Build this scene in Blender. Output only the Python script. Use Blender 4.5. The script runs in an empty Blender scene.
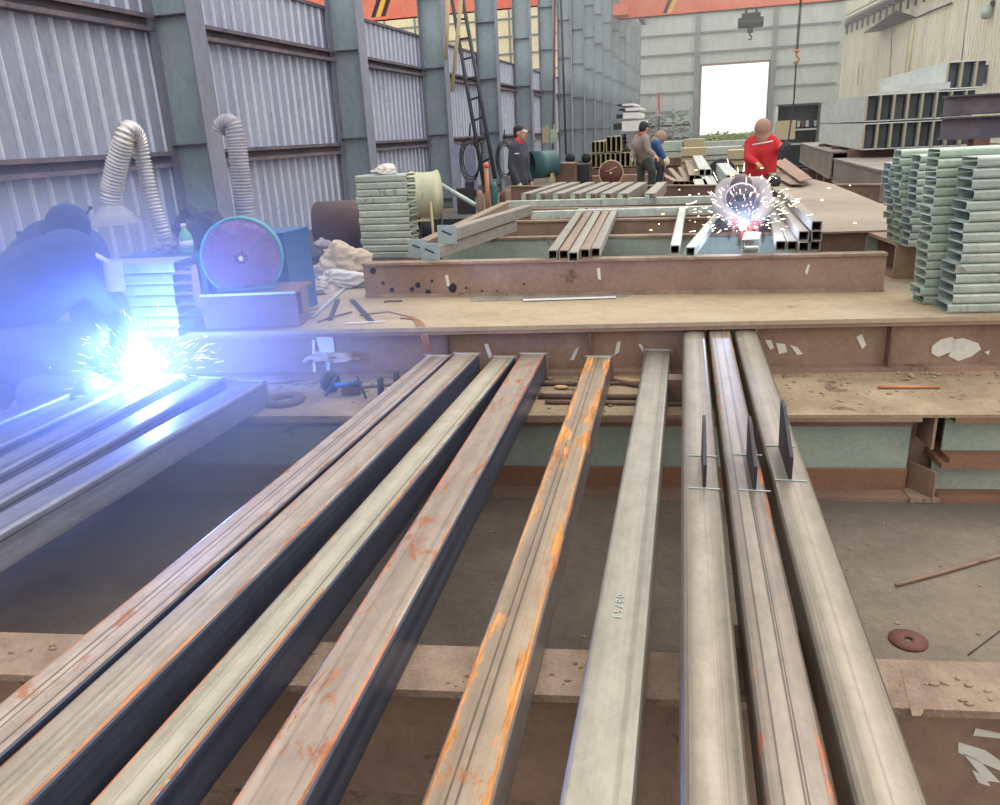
import bpy, bmesh, math, random
from mathutils import Vector, Matrix, Euler
random.seed(7)
R = random.Random(11)
sc = bpy.context.scene
COL = sc.collection
# ------------------------------------------------------------------ camera
F = 775.0; CX = 500.0; CY = 402.5; H = 1.65
def _n(v): return v / v.length
cY = _n(Vector((212, 278.5, F)))
cZ = _n(-Vector((113, -2247.5, F))); cZ = _n(cZ - cY * cZ.dot(cY))
cX = cZ.cross(cY)
if cX.x < 0: cX = -cX
def ray(px, py):
    d = Vector((px - CX, CY - py, F)); return Vector((d.dot(cX), d.dot(cY), d.dot(cZ)))
def P(px, py, z):
    r = ray(px, py); t = (z - H) / r.z; return Vector((r.x * t, r.y * t, z))
def PY(px, py, y):
    r = ray(px, py); t = y / r.y; return Vector((r.x * t, y, H + r.z * t))
def PX(px, py, x):
    r = ray(px, py); t = x / r.x; return Vector((x, r.y * t, H + r.z * t))
cam = bpy.data.cameras.new('camera'); co = bpy.data.objects.new('camera', cam); COL.objects.link(co)
cam.sensor_width = 36; cam.lens = F / 1000 * 36; cam.clip_end = 500; cam.clip_start = 0.05
# columns: camera right, camera up, camera back expressed in world axes
rt = Vector((cX.x, cY.x, cZ.x)); up = Vector((cX.y, cY.y, cZ.y)); fw = Vector((cX.z, cY.z, cZ.z))
m = Matrix((rt, up, -fw)).transposed().to_4x4(); m.translation = Vector((0, 0, H)); co.matrix_world = m
sc.camera = co
# ------------------------------------------------------------------ materials
M = {}
def newmat(name):
    m = bpy.data.materials.new(name); m.use_nodes = True; nt = m.node_tree; nt.nodes.clear()
    out = nt.nodes.new('ShaderNodeOutputMaterial'); b = nt.nodes.new('ShaderNodeBsdfPrincipled')
    nt.links.new(b.outputs[0], out.inputs[0]); M[name] = m
    return m, nt, b, out
def coords(nt, stretch, kind='Object'):
    tc = nt.nodes.new('ShaderNodeTexCoord'); mp = nt.nodes.new('ShaderNodeMapping')
    mp.inputs['Scale'].default_value = stretch
    oi = nt.nodes.new('ShaderNodeObjectInfo'); mu = nt.nodes.new('ShaderNodeMath'); mu.operation = 'MULTIPLY'; mu.inputs[1].default_value = 37.0
    nt.links.new(oi.outputs['Random'], mu.inputs[0]); nt.links.new(mu.outputs[0], mp.inputs['Location'])
    nt.links.new(tc.outputs[kind], mp.inputs[0]); return mp.outputs[0]
def noise(nt, vec, scale, detail=4, rough=.6, dist=0):
    n = nt.nodes.new('ShaderNodeTexNoise'); n.inputs['Scale'].default_value = scale; n.inputs['Detail'].default_value = detail
    n.inputs['Roughness'].default_value = rough; n.inputs['Distortion'].default_value = dist
    nt.links.new(vec, n.inputs['Vector']); return n.outputs[0]
def ramp(nt, fac, stops):
    r = nt.nodes.new('ShaderNodeValToRGB'); e = r.color_ramp.elements
    while len(e) < len(stops): e.new(.5)
    for k, (p, c) in enumerate(stops):
        e[k].position = p; e[k].color = (c if isinstance(c, tuple) else (c, c, c)) + (1,)
    nt.links.new(fac, r.inputs[0]); return r.outputs[0]
def mix(nt, fac, a, b, mode='MIX'):
    x = nt.nodes.new('ShaderNodeMix'); x.data_type = 'RGBA'; x.blend_type = mode
    if isinstance(fac, float): x.inputs[0].default_value = fac
    else: nt.links.new(fac, x.inputs[0])
    for k, v in ((6, a), (7, b)):
        if isinstance(v, tuple): x.inputs[k].default_value = v + (1,)
        else: nt.links.new(v, x.inputs[k])
    return x.outputs[2]
def bump(nt, b, h, s=.3, d=.01):
    n = nt.nodes.new('ShaderNodeBump'); n.inputs['Strength'].default_value = s; n.inputs['Distance'].default_value = d
    nt.links.new(h, n.inputs['Height']); nt.links.new(n.outputs[0], b.inputs['Normal'])
def rgb(r, g, b):
    f = lambda c: (c / 255 / 12.92) if c / 255 <= .04045 else ((c / 255 + .055) / 1.055) ** 2.4
    return (f(r), f(g), f(b))
def surf(name, c1, c2, c3=None, scale=3, stretch=(1, 1, 1), rough=.7, metal=0., bmp=.25, c3amt=.62, fine=None, bd=.01):
    m, nt, b, out = newmat(name); v = coords(nt, stretch)
    n1 = noise(nt, v, scale, 5, .65); col = mix(nt, ramp(nt, n1, [(.38, 0.), (.62, 1.)]), c1, c2)
    if c3:
        v2 = coords(nt, tuple(s * .8 for s in stretch)); n2 = noise(nt, v2, scale * 2.3, 6, .7, .4)
        col = mix(nt, ramp(nt, n2, [(c3amt, 0.), (c3amt + .07, 1.)]), col, c3)
    n3 = noise(nt, v, (fine or scale * 14), 3, .7)
    col = mix(nt, ramp(nt, n3, [(.3, .72), (.7, 1.)]), (0, 0, 0), col) if False else mix(nt, .35, col, ramp(nt, n3, [(.3, .45), (.7, 1.)]), 'MULTIPLY')
    nt.links.new(col, b.inputs['Base Color']); b.inputs['Roughness'].default_value = rough; b.inputs['Metallic'].default_value = metal
    if bmp: bump(nt, b, n3, bmp, bd)
    return m
def plain(name, c, rough=.6, metal=0., emit=None, alpha=None):
    m, nt, b, out = newmat(name); v = coords(nt, (1, 1, 1)); n = noise(nt, v, 25, 4, .6)
    col = mix(nt, .3, c, ramp(nt, n, [(.3, .5), (.7, 1.)]), 'MULTIPLY')
    nt.links.new(col, b.inputs['Base Color']); b.inputs['Roughness'].default_value = rough; b.inputs['Metallic'].default_value = metal
    if emit: b.inputs['Emission Color'].default_value = emit[0] + (1,); b.inputs['Emission Strength'].default_value = emit[1]
    return m
def tubemat(name, base, base2, rust, rust_amt, edge, metal=.55, rough=.42, seam=.4, pale=0., lines=(), blot=0., side=False):
    """rolled steel: fine lines along local Y, ragged rust creeping in from the long edges (UV.x = -1..1 across the face)"""
    m, nt, b, out = newmat(name)
    def math_(op, a, c, d=None):
        n = nt.nodes.new('ShaderNodeMath'); n.operation = op
        for k, v in enumerate((a, c, d)):
            if v is None: continue
            if isinstance(v, (int, float)): n.inputs[k].default_value = v
            else: nt.links.new(v, n.inputs[k])
        return n.outputs[0]
    v = coords(nt, (14, .35, 14)); n1 = noise(nt, v, 1.2, 4, .55, .1)
    col = mix(nt, ramp(nt, n1, [(.35, 0.), (.65, 1.)]), base, base2)
    uv = nt.nodes.new('ShaderNodeUVMap'); sp = nt.nodes.new('ShaderNodeSeparateXYZ'); nt.links.new(uv.outputs[0], sp.inputs[0]); ux = sp.outputs[0]
    ab = math_('ABSOLUTE', ux, 0)
    if pale:  # paler band along the centre; on the finned tubes a painted reflection
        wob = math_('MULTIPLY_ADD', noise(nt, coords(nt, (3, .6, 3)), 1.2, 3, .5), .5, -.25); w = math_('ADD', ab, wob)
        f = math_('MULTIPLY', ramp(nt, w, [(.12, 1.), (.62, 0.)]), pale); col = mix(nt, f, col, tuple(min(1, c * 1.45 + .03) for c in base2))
    for u0, wd in lines:
        d = math_('ABSOLUTE', math_('SUBTRACT', ux, u0), 0); d = math_('ADD', d, math_('MULTIPLY_ADD', n1, .05, -.025))
        col = mix(nt, ramp(nt, d, [(wd * .4, .8), (wd, 0.)]), col, tuple(c * .28 for c in base))
    n2 = noise(nt, coords(nt, (7, 1.3, 7)), 1.7, 8, .72, .7); n2 = math_('MULTIPLY_ADD', n2, 2.1, -.55)
    n6 = noise(nt, coords(nt, (22, 5, 22)), 1.6, 6, .8, .5); n2 = math_('MULTIPLY_ADD', n6, .7, math_('SUBTRACT', n2, .35))
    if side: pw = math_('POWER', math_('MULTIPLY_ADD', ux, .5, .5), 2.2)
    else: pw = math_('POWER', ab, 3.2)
    e = math_('MULTIPLY_ADD', pw, edge, n2); f = ramp(nt, e, [(rust_amt, 0.), (rust_amt + .13, 1.)])
    n4 = noise(nt, coords(nt, (50, 3, 50)), 1.2, 6, .75, .3)
    rc = mix(nt, ramp(nt, n4, [(.38, 0.), (.6, 1.)]), tuple(c * .62 for c in rust), tuple(min(1, c * 1.5 + .03) for c in rust))
    col = mix(nt, f, col, rc)
    if blot:
        nb = noise(nt, coords(nt, (6, 2.2, 6)), 1.4, 7, .75, .8); fb = ramp(nt, nb, [(.565, 0.), (.63, blot)]); col = mix(nt, fb, col, mix(nt, n4, rgb(112, 66, 44), rgb(214, 128, 60)))
    v3 = coords(nt, (80, .3, 80)); n3 = noise(nt, v3, 1.0, 3, .5)
    col = mix(nt, seam, col, ramp(nt, n3, [(.34, .4), (.46, 1.)]), 'MULTIPLY')
    n5 = noise(nt, coords(nt, (8, 4, 8)), 2.0, 7, .78); col = mix(nt, .5, col, ramp(nt, n5, [(.34, .5), (.6, 1.)]), 'MULTIPLY')
    nt.links.new(col, b.inputs['Base Color']); rr = ramp(nt, f, [(0., rough), (1., .85)]); nt.links.new(rr, b.inputs['Roughness'])
    nt.links.new(ramp(nt, f, [(0., metal), (1., .05)]), b.inputs['Metallic']); bump(nt, b, n5, .12, .004)
    return m
# ------------------------------------------------------------------ mesh building
class MB:
    def __init__(s): s.v = []; s.f = []; s.mi = []; s.uv = {}; s.mat = 0; s.sm = []; s.sidemat = None
    def add(s, vs, fs, smooth=False, uvs=None):
        o = len(s.v); s.v += [Vector(v) for v in vs]
        for k, f in enumerate(fs):
            s.f.append([i + o for i in f]); s.mi.append(s.mat); s.sm.append(smooth)
            if uvs: s.uv[len(s.f) - 1] = uvs[k]
    def box(s, c, d, rot=None):
        c = Vector(c); x, y, z = d[0] / 2, d[1] / 2, d[2] / 2
        vs = [Vector(q) for q in ((-x, -y, -z), (x, -y, -z), (x, y, -z), (-x, y, -z), (-x, -y, z), (x, -y, z), (x, y, z), (-x, y, z))]
        if rot is not None:
            r = Euler(rot).to_matrix() if not isinstance(rot, Matrix) else rot
            vs = [r @ q for q in vs]
        s.add([q + c for q in vs], [(0, 3, 2, 1), (4, 5, 6, 7), (0, 1, 5, 4), (1, 2, 6, 5), (2, 3, 7, 6), (3, 0, 4, 7)])
    def quad(s, a, b, c, d): s.add([a, b, c, d], [(0, 1, 2, 3)])
    def prism(s, prof, y0, y1, axis='Y', caps=True):
        n = len(prof)
        def mk(u, v, t): return {'Y': (u, t, v), 'X': (t, u, v), 'Z': (u, v, t)}[axis]
        vs = [mk(u, v, y0) for u, v in prof] + [mk(u, v, y1) for u, v in prof]
        fs = [(i, (i + 1) % n, n + (i + 1) % n, n + i) for i in range(n)]
        if caps: fs += [tuple(reversed(range(n))), tuple(range(n, 2 * n))]
        s.add(vs, fs)
    def hollow(s, w, h, t, L, r=.01, z0=0, y0=0):
        """hollow rectangular section along +Y, bottom at z0; UV.x runs -1..1 across each face"""
        def rr(w, h, r, seg=3):
            pts = []
            for cx, cz, a0 in ((w / 2 - r, h / 2 - r, 0), (-w / 2 + r, h / 2 - r, 90), (-w / 2 + r, -h / 2 + r, 180), (w / 2 - r, -h / 2 + r, 270)):
                for k in range(seg + 1):
                    a = math.radians(a0 + 90 * k / seg); pts.append((cx + r * math.cos(a), cz + r * math.sin(a)))
            return pts
        o = rr(w, h, r); i = rr(w - 2 * t, h - 2 * t, max(r - t, .001)); n = len(o); zc = z0 + h / 2
        N = max(1, int(L / .5))
        vs = []
        for k in range(N + 1): vs += [(u, y0 + L * k / N, zc + v) for u, v in o]
        fs = []; uvs = []
        def ux(u, v):
            return u / (w / 2) if abs(v) >= abs(u) * h / w - 1e-4 and abs(v) > h / 2 - r * .31 else v / (h / 2)
        for k in range(N):
            for a in range(n):
                b_ = (a + 1) % n; fs.append((k * n + a, k * n + b_, (k + 1) * n + b_, (k + 1) * n + a))
                mu = (o[a][0] + o[b_][0]) / 2; mv = (o[a][1] + o[b_][1]) / 2
                if abs(mv) > h / 2 - 1e-4: ua, ub = o[a][0] / (w / 2), o[b_][0] / (w / 2)
                elif abs(mu) > w / 2 - 1e-4: ua, ub = o[a][1] / (h / 2), o[b_][1] / (h / 2)
                else: ua = ub = .99
                uvs.append([(ua, 0), (ub, 0), (ub, 1), (ua, 1)])
        k0 = len(s.f); s.add(vs, fs, False, uvs)
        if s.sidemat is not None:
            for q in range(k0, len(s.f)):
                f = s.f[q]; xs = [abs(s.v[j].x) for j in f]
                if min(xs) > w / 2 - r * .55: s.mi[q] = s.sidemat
        vs = [(u, y0, zc + v) for u, v in i] + [(u, y0 + L, zc + v) for u, v in i]
        s.add(vs, [(a, n + a, n + (a + 1) % n, (a + 1) % n) for a in range(n)])
        for yy, flip in ((y0, 0), (y0 + L, 1)):
            vs = [(u, yy, zc + v) for u, v in o] + [(u, yy, zc + v) for u, v in i]
            fs = [(a, n + a, n + (a + 1) % n, (a + 1) % n) for a in range(n)]
            s.add(vs, [tuple(reversed(f)) for f in fs] if flip else fs)
    def tube(s, pts, r, seg=8, caps=True, closed=False):
        pts = [Vector(p) for p in pts]; n = len(pts); rs = r if isinstance(r, (list, tuple)) else [r] * n
        vs = []; prev = None
        for k in range(n):
            a = pts[max(0, k - 1)]; b = pts[min(n - 1, k + 1)]
            if closed: a = pts[(k - 1) % n]; b = pts[(k + 1) % n]
            t = (b - a).normalized()
            if prev is None:
                u = t.cross(Vector((0, 0, 1)));
                if u.length < .05: u = t.cross(Vector((1, 0, 0)))
            else: u = prev - t * prev.dot(t)
            u.normalize(); prev = u; w = t.cross(u)
            for j in range(seg):
                an = 2 * math.pi * j / seg; vs.append(pts[k] + (u * math.cos(an) + w * math.sin(an)) * rs[k])
        fs = []
        for k in range(n if closed else n - 1):
            k2 = (k + 1) % n
            for j in range(seg): fs.append((k * seg + j, k * seg + (j + 1) % seg, k2 * seg + (j + 1) % seg, k2 * seg + j))
        if caps and not closed: fs += [tuple(reversed(range(seg))), tuple(range((n - 1) * seg, n * seg))]
        s.add(vs, fs, True)
    def lathe(s, prof, seg=32, c=(0, 0, 0), axis=(0, 0, 1), smooth=True):
        ax = Vector(axis).normalized(); u = ax.cross(Vector((1, 0, 0)));
        if u.length < .1: u = ax.cross(Vector((0, 1, 0)))
        u.normalize(); w = ax.cross(u); c = Vector(c); vs = []
        for r, z in prof:
            for j in range(seg):
                a = 2 * math.pi * j / seg; vs.append(c + ax * z + (u * math.cos(a) + w * math.sin(a)) * r)
        fs = []
        for k in range(len(prof) - 1):
            for j in range(seg): fs.append((k * seg + j, k * seg + (j + 1) % seg, (k + 1) * seg + (j + 1) % seg, (k + 1) * seg + j))
        if prof[0][0] > 1e-5: pass
        s.add(vs, fs, smooth)
    def ball(s, c, r, sx=1, sy=1, sz=1, seg=12, rot=None):
        vs = []; c = Vector(c); rings = seg // 2 + 1
        for i in range(rings + 1):
            th = math.pi * i / rings
            for j in range(seg):
                a = 2 * math.pi * j / seg; q = Vector((math.sin(th) * math.cos(a) * r * sx, math.sin(th) * math.sin(a) * r * sy, math.cos(th) * r * sz))
                if rot is not None: q = rot @ q
                vs.append(q + c)
        fs = [(i * seg + j, i * seg + (j + 1) % seg, (i + 1) * seg + (j + 1) % seg, (i + 1) * seg + j) for i in range(rings) for j in range(seg)]
        s.add(vs, [tuple(reversed(f)) for f in fs], True)
    def cap(s, p0, r0, p1, r1, seg=12):
        s.ball(p0, r0, seg=seg); s.ball(p1, r1, seg=seg); s.tube([p0, p1], [r0, r1], seg)
    def build(s, name, mats, parent=None, mw=None, **kw):
        me = bpy.data.meshes.new(name); me.from_pydata([tuple(v) for v in s.v], [], s.f)
        mats = mats if isinstance(mats, (list, tuple)) else [mats]
        for q in mats: me.materials.append(M[q] if isinstance(q, str) else q)
        for k, p in enumerate(me.polygons): p.material_index = s.mi[k]; p.use_smooth = s.sm[k]
        if s.uv:
            uvl = me.uv_layers.new(name='UVMap')
            for k, us in s.uv.items():
                for li, q in zip(me.polygons[k].loop_indices, us): uvl.data[li].uv = q
        me.update()
        o = bpy.data.objects.new(name, me); COL.objects.link(o)
        if parent is not None: o.parent = parent
        if mw is not None: o.matrix_world = mw if parent is None else o.matrix_world
        if mw is not None and parent is None: o.matrix_world = mw
        tag(o, **kw); return o
def tag(o, label=None, cat=None, group=None, kind=None):
    if label: o['label'] = label
    if cat: o['category'] = cat
    if group: o['group'] = group
    if kind: o['kind'] = kind
    return o
def empty(name, loc=(0, 0, 0), mw=None, **kw):
    o = bpy.data.objects.new(name, None); COL.objects.link(o); o.empty_display_size = .1
    if mw is not None: o.matrix_world = mw
    else: o.location = loc
    return tag(o, **kw)
def frame(p0, p1, upv=(0, 0, 1)):
    """matrix with local Y along p0->p1, local Z up"""
    p0 = Vector(p0); y = (Vector(p1) - p0).normalized(); x = y.cross(Vector(upv)).normalized(); z = x.cross(y)
    m = Matrix((x, y, z)).transposed().to_4x4(); m.translation = p0; return m
def xframe(p0, p1):
    """local X along p0->p1"""
    p0 = Vector(p0); x = (Vector(p1) - p0).normalized(); y = Vector((0, 0, 1)).cross(x).normalized(); z = x.cross(y)
    m = Matrix((x, y, z)).transposed().to_4x4(); m.translation = p0; return m
def dup(o, parent=None, mw=None, **kw):
    c = o.copy(); COL.objects.link(c); c.parent = parent
    if mw is not None: c.matrix_world = mw
    for ch in [q for q in bpy.data.objects if q.parent == o]: dup(ch, c)
    tag(c, **kw); return c
def iprof(w, h, tw, tf):
    return [(-w/2, 0), (w/2, 0), (w/2, tf), (tw/2, tf), (tw/2, h-tf), (w/2, h-tf), (w/2, h), (-w/2, h), (-w/2, h-tf), (-tw/2, h-tf), (-tw/2, tf), (-w/2, tf)]
def cprof(w, h, t, lip=0):
    """channel: web at u=0, opening to +u"""
    if lip: return [(0, 0), (w, 0), (w, lip), (w-t, lip), (w-t, t), (t, t), (t, h-t), (w-t, h-t), (w-t, h-lip), (w, h-lip), (w, h), (0, h)]
    return [(0, 0), (w, 0), (w, t), (t, t), (t, h-t), (w, h-t), (w, h), (0, h)]
# ------------------------------------------------------------------ palette
surf('floor_dirt', rgb(108,97,87), rgb(136,123,108), rgb(166,151,132), 1.2, rough=.95, bmp=.6, c3amt=.66, fine=22, bd=.02)
surf('hall_floor', rgb(105,98,94), rgb(140,132,124), rgb(80,72,68), .5, rough=.9, bmp=.3)
surf('rust_brown', rgb(146,118,104), rgb(168,140,120), rgb(112,84,72), 2.4, (1, 1, 1), rough=.75, metal=.1, c3amt=.63)
surf('rust_dark', rgb(104,80,72), rgb(130,104,92), rgb(76,58,54), 2.2, rough=.8)
surf('rust_top', rgb(140,118,102), rgb(172,150,128), rgb(100,82,70), 5, rough=.85, bmp=.7, c3amt=.6)
surf('tan_plate', rgb(168,150,124), rgb(186,168,140), rgb(134,112,90), 1.5, (1, 1.6, 1), rough=.8, bmp=.3, c3amt=.64)
surf('dirt_crust', rgb(150,130,106), rgb(180,160,132), rgb(108,84,66), 3.2, rough=.95, bmp=.9, c3amt=.6, fine=60)
surf('deck_plate', rgb(148,132,118), rgb(164,148,132), rgb(128,104,88), 1.0, rough=.7, bmp=.2)
surf('teal_web', rgb(158,174,164), rgb(178,190,178), rgb(120,126,118), 2.6, (1, 1, 1), rough=.7, metal=.1, c3amt=.6)
surf('rust_orange', rgb(152,112,86), rgb(140,104,84), rgb(176,128,88), 5, rough=.85)
surf('column_paint', rgb(150,168,176), rgb(166,182,188), rgb(132,148,156), .9, (1, 1, .6), rough=.65, bmp=.08)
surf('column_flange', rgb(132,136,154), rgb(150,152,168), rgb(112,110,122), 1.1, (1, 1, .5), rough=.65, bmp=.08)
surf('corrugated', rgb(160,166,192), rgb(178,182,204), rgb(136,140,164), 1.0, (1, 1.2, .5), rough=.5, metal=.25, bmp=.08)
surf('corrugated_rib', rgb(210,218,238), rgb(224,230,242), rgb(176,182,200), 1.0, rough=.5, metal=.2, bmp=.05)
surf('girt_paint', rgb(96,92,108), rgb(124,112,118), rgb(74,60,66), 3, rough=.75)
surf('cream_sheet', rgb(222,220,200), rgb(238,236,216), rgb(190,182,158), .5, (1.5, 1.5, .12), rough=.7, bmp=.03, c3amt=.6)
surf('cream_lit', rgb(236,226,184), rgb(244,236,200), None, .3, rough=.7, bmp=0)
surf('back_sheet', rgb(204,214,208), rgb(218,226,218), rgb(188,198,192), .2, (1, 1, .3), rough=.7, bmp=0)
surf('back_girt', rgb(140,152,152), rgb(124,138,142), None, 1, rough=.7, bmp=0)
surf('crane_orange', rgb(230,118,90), rgb(236,136,108), rgb(212,100,76), .4, rough=.5, bmp=0)
plain('black', rgb(34,34,40), .6); plain('dark_iron', rgb(62,60,66), .6, .4); plain('yellow', rgb(236,196,60), .5)
plain('galv', rgb(176,190,184), .45, .4); plain('white', rgb(232,232,228), .6); plain('pale_wood', rgb(204,168,128), .8)
plain('chalk', rgb(226,222,212), .9); plain('copper_wire', rgb(196,140,104), .5, .4)
surf('galv_channel', rgb(170,182,174), rgb(198,208,198), rgb(136,138,124), 3, (1, 1, 1), rough=.42, metal=.35, bmp=.08)
surf('galv_green', rgb(176,194,178), rgb(200,214,196), rgb(140,150,134), 2.2, rough=.45, metal=.3, bmp=.08)
surf('spool_cream', rgb(208,208,178), rgb(190,192,160), rgb(150,140,112), 4, rough=.7)
G1 = rgb(178,158,140); 
O1 = rgb(176, 112, 66)
tubemat('tube_seamed', rgb(176,158,146), rgb(206,188,172), O1, .92, .42, lines=((-.25, .07), (.02, .05), (.62, .06)), blot=.7)
tubemat('tube_grey', rgb(160,148,134), rgb(186,172,154), O1, .92, .5, pale=.3, blot=.3)
tubemat('tube_palegrey', rgb(168,160,144), rgb(188,180,158), O1, .94, .52, pale=.4, lines=((.55, .05),))
tubemat('tube_rusty', rgb(150,134,122), rgb(178,160,144), rgb(172,102,62), .84, .42, metal=.4, blot=1.)
tubemat('tube_orange', rgb(140,122,104), rgb(172,152,128), rgb(196,132,66), .62, .42, metal=.4, lines=((.0, .06), (-.3, .04)), blot=.8)
tubemat('tube_clean', rgb(142,138,126), rgb(164,158,144), rgb(150,112,84), 1.12, .42, metal=.55, rough=.38, pale=.25)
tubemat('tube_sheen', rgb(118,108,96), rgb(142,132,118), rgb(168,104,66), 1.02, .46, metal=.55, rough=.38, pale=.75, lines=((-.78, .06), (.8, .06)))  # pale centre band is a reflection painted into the colour
tubemat('tube_redseam', rgb(128,116,106), rgb(152,140,128), rgb(166,98,62), .98, .4, metal=.5, rough=.4, pale=.3, lines=((.1, .05), (.2, .04), (-.5, .05)))
tubemat('tube_side', rgb(62,68,90), rgb(100,106,124), rgb(150,112,82), 1.0, .64, metal=.5, rough=.38, side=True)  # side faces: dark scale with shade put into the colour
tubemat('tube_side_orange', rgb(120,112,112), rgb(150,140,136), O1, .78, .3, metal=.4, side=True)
tubemat('tube_dull', rgb(150,144,134), rgb(170,164,152), rgb(150,104,76), 1.6, .2, metal=.3, rough=.6, seam=0.)
tubemat('tube_brown', rgb(146,126,110), rgb(168,146,124), rgb(140,92,66), 1.2, .2, metal=.3, rough=.6, seam=0.)
tubemat('tube_pale', rgb(178,188,180), rgb(206,212,200), rgb(140,124,100), 1.6, .1, metal=.3, rough=.5, seam=0.)
tubemat('tube_bluish', rgb(140,142,158), rgb(176,176,190), rgb(150,110,90), 1.05, .4, metal=.5, rough=.45, lines=((.6, .06),))
# ------------------------------------------------------------------ the hall
b = MB(); b.quad((-45, -17, 0), (30, -17, 0), (30, 140, 0), (-45, 140, 0)); b.build('floor', 'floor_dirt', kind='structure')
XW = -6.7
def corr_wall(b, x0, y0, y1, z0, z1, pitch=.25, rib=.03, rw=.05, side=1):
    n = int((y1 - y0) / pitch)
    for k in range(n):
        a = y0 + k * pitch
        b.mat = 0; b.quad((x0, a, z0), (x0, a + pitch - rw, z0), (x0, a + pitch - rw, z1), (x0, a, z1))
        b.mat = 1; c = a + pitch - rw; d1 = c + rw * .3; d2 = c + rw * .7; e = c + rw; xr = x0 + side * rib
        for p, q, xp, xq in ((c, d1, x0, xr), (d1, d2, xr, xr), (d2, e, xr, x0)):
            b.quad((xp, p, z0), (xq, q, z0), (xq, q, z1), (xp, p, z1))
b = MB(); corr_wall(b, XW, -16.0, 76, .25, 3.9); b.mat = 0; b.box((XW - .05, 30, 1.95), (.02, 92, 3.9))
b.mat = 2; b.box((XW, 38.5, .12), (.16, 75, .26)); b.box((XW + .02, 38.5, 3.9), (.09, 75, .05))
wl = b.build('wall_left', ['corrugated', 'corrugated_rib', 'girt_paint'], kind='structure')
cols_y = [4.3, 9.12, 14.05, 18.85, 23.7, 28.3, 32.65, 36.7, 40.4, 44.1, 47.6, 51.6, 56.1, 60.2, 64.3, 68.4, 72.4]
gaps = [1.0] + cols_y + [75]
for k in range(len(gaps) - 1):
    if gaps[k] > 45: break
    for z in (1.56, 3.12):
        g = MB(); y0 = gaps[k] + .16; y1 = gaps[k + 1] - .16
        g.prism([(0, 0), (.14, 0), (.14, .05), (.12, .05), (.12, .02), (.02, .02), (.02, .17), (.12, .17), (.12, .14), (.14, .14), (.14, .19), (0, .19)], y0, y1, 'Y')
        g.v = [v + Vector((XW + .03, 0, z - .1)) for v in g.v]
        g.build('girt', 'girt_paint', wl)
# columns
XI = -6.08
def column(y, first=[None]):
    t = empty('steel_column', (0, y, 0))
    b = MB(); b.box(((XW + XI) / 2, 0, 5), (XI - XW, .014, 10)); b.build('web', 'column_paint', t)
    b = MB(); b.box((XI, 0, 5), (.02, .34, 10)); b.build('flange', 'column_flange', t)
    b = MB(); b.box((XW + .06, 0, 5), (.02, .34, 10)); b.build('flange', 'column_flange', t)
    for z in (.22, 1.72, 3.2, 4.7, 6.2, 7.7, 9.2):
        b = MB(); b.box(((XW + XI) / 2, -.06, z), (XI - XW - .03, .12, .012)); b.build('stiffener', 'girt_paint', t)
    return t
places = ['beside the arched silver fume hoses', 'behind the channel stack and cream cable spool', 'where the broken wall sheet hangs by the steel ladder', 'with the foot of the steel ladder against it',
          'just behind the standing man in dark overalls', 'carrying a small switch box', 'behind the green drum fan', 'by the thin brown pole']
c0 = None
for k, y in enumerate(cols_y):
    if c0 is None: c0 = column(y); c = c0
    else: c = dup(c0); c.location = (0, y, 0)
    if k == 0: tag(c, 'grey green steel wall column hidden beyond the bent welder in blue', 'column')
    elif k <= 8: tag(c, 'grey green welded steel wall column ' + places[k - 1], 'column')
    else: tag(c, 'slim far steel wall column in the closely packed row near the end wall', 'column')
    c['group'] = 'far wall columns near the end wall' if k > 8 else 'wall columns'
cols_y_used = cols_y
# crane runways
def rail(name, x, z, y0, y1, label):
    t = empty(name, (x, y0, z), label=label, cat='crane rail', group='crane runways')
    b = MB(); b.prism(iprof(.4, .6, .03, .04), 0, y1 - y0); b.build('runway_beam', 'girt_paint', t)
    b = MB(); b.prism([(-.05, .6), (.05, .6), (.05, .72), (-.05, .72)], 0, y1 - y0); b.build('rail', 'dark_iron', t)
    return t
rail('crane_rail', XI + .1, 10.0, 3.5, 74.8, 'long brown crane runway beam on top of the grey green columns')
# end wall with the doorway
YB = 75
dl = PY(702, 66, YB).x; dr = PY(769, 62, YB).x; dt = PY(735, 64, YB).z; xr = PY(836, 60, YB).x + .15
b = MB()
def bw(x0, x1, z0, z1, m=0, y=YB): b.mat = m; b.box(((x0 + x1) / 2, y + .1, (z0 + z1) / 2), (x1 - x0, .2, z1 - z0))
ZT = 15
bw(XW, dl, 0, ZT); bw(dr, xr + .3, 0, ZT); bw(dl, dr, dt, ZT)
b.mat = 1
x = XW
while x < xr:
    z0 = dt if dl < x < dr else 0
    b.box((x, YB - .02, (z0 + ZT) / 2), (.05, .05, ZT - z0)); x += .42
wb = b.build('wall_back', ['back_sheet', 'back_sheet'], kind='structure')
for z in [1.3 + 1.55 * k for k in range(8)]:
    for x0, x1 in (((XW + .3, dl - .55), (dr + .5, xr)) if z < dt + .3 else ((XW + .3, xr),)):
        g = MB(); g.box(((x0 + x1) / 2, YB - .12, z), (x1 - x0, .16, .14)); g.build('girt', 'back_girt', wb)
for x, w in ((dl - .42, .45), (dr + .35, .4)):
    g = MB(); g.box((x, YB - .2, ZT / 2), (w, .25, ZT)); g.build('post', 'back_girt', wb)
g = MB(); g.box(((dl + dr) / 2, YB - .12, dt + .08), (dr - dl + .2, .2, .16)); g.box((dl - .05, YB - .12, dt / 2), (.1, .2, dt)); g.box((dr + .05, YB - .12, dt / 2), (.1, .2, dt)); g.build('door_1', 'rust_brown', kind='structure')
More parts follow.
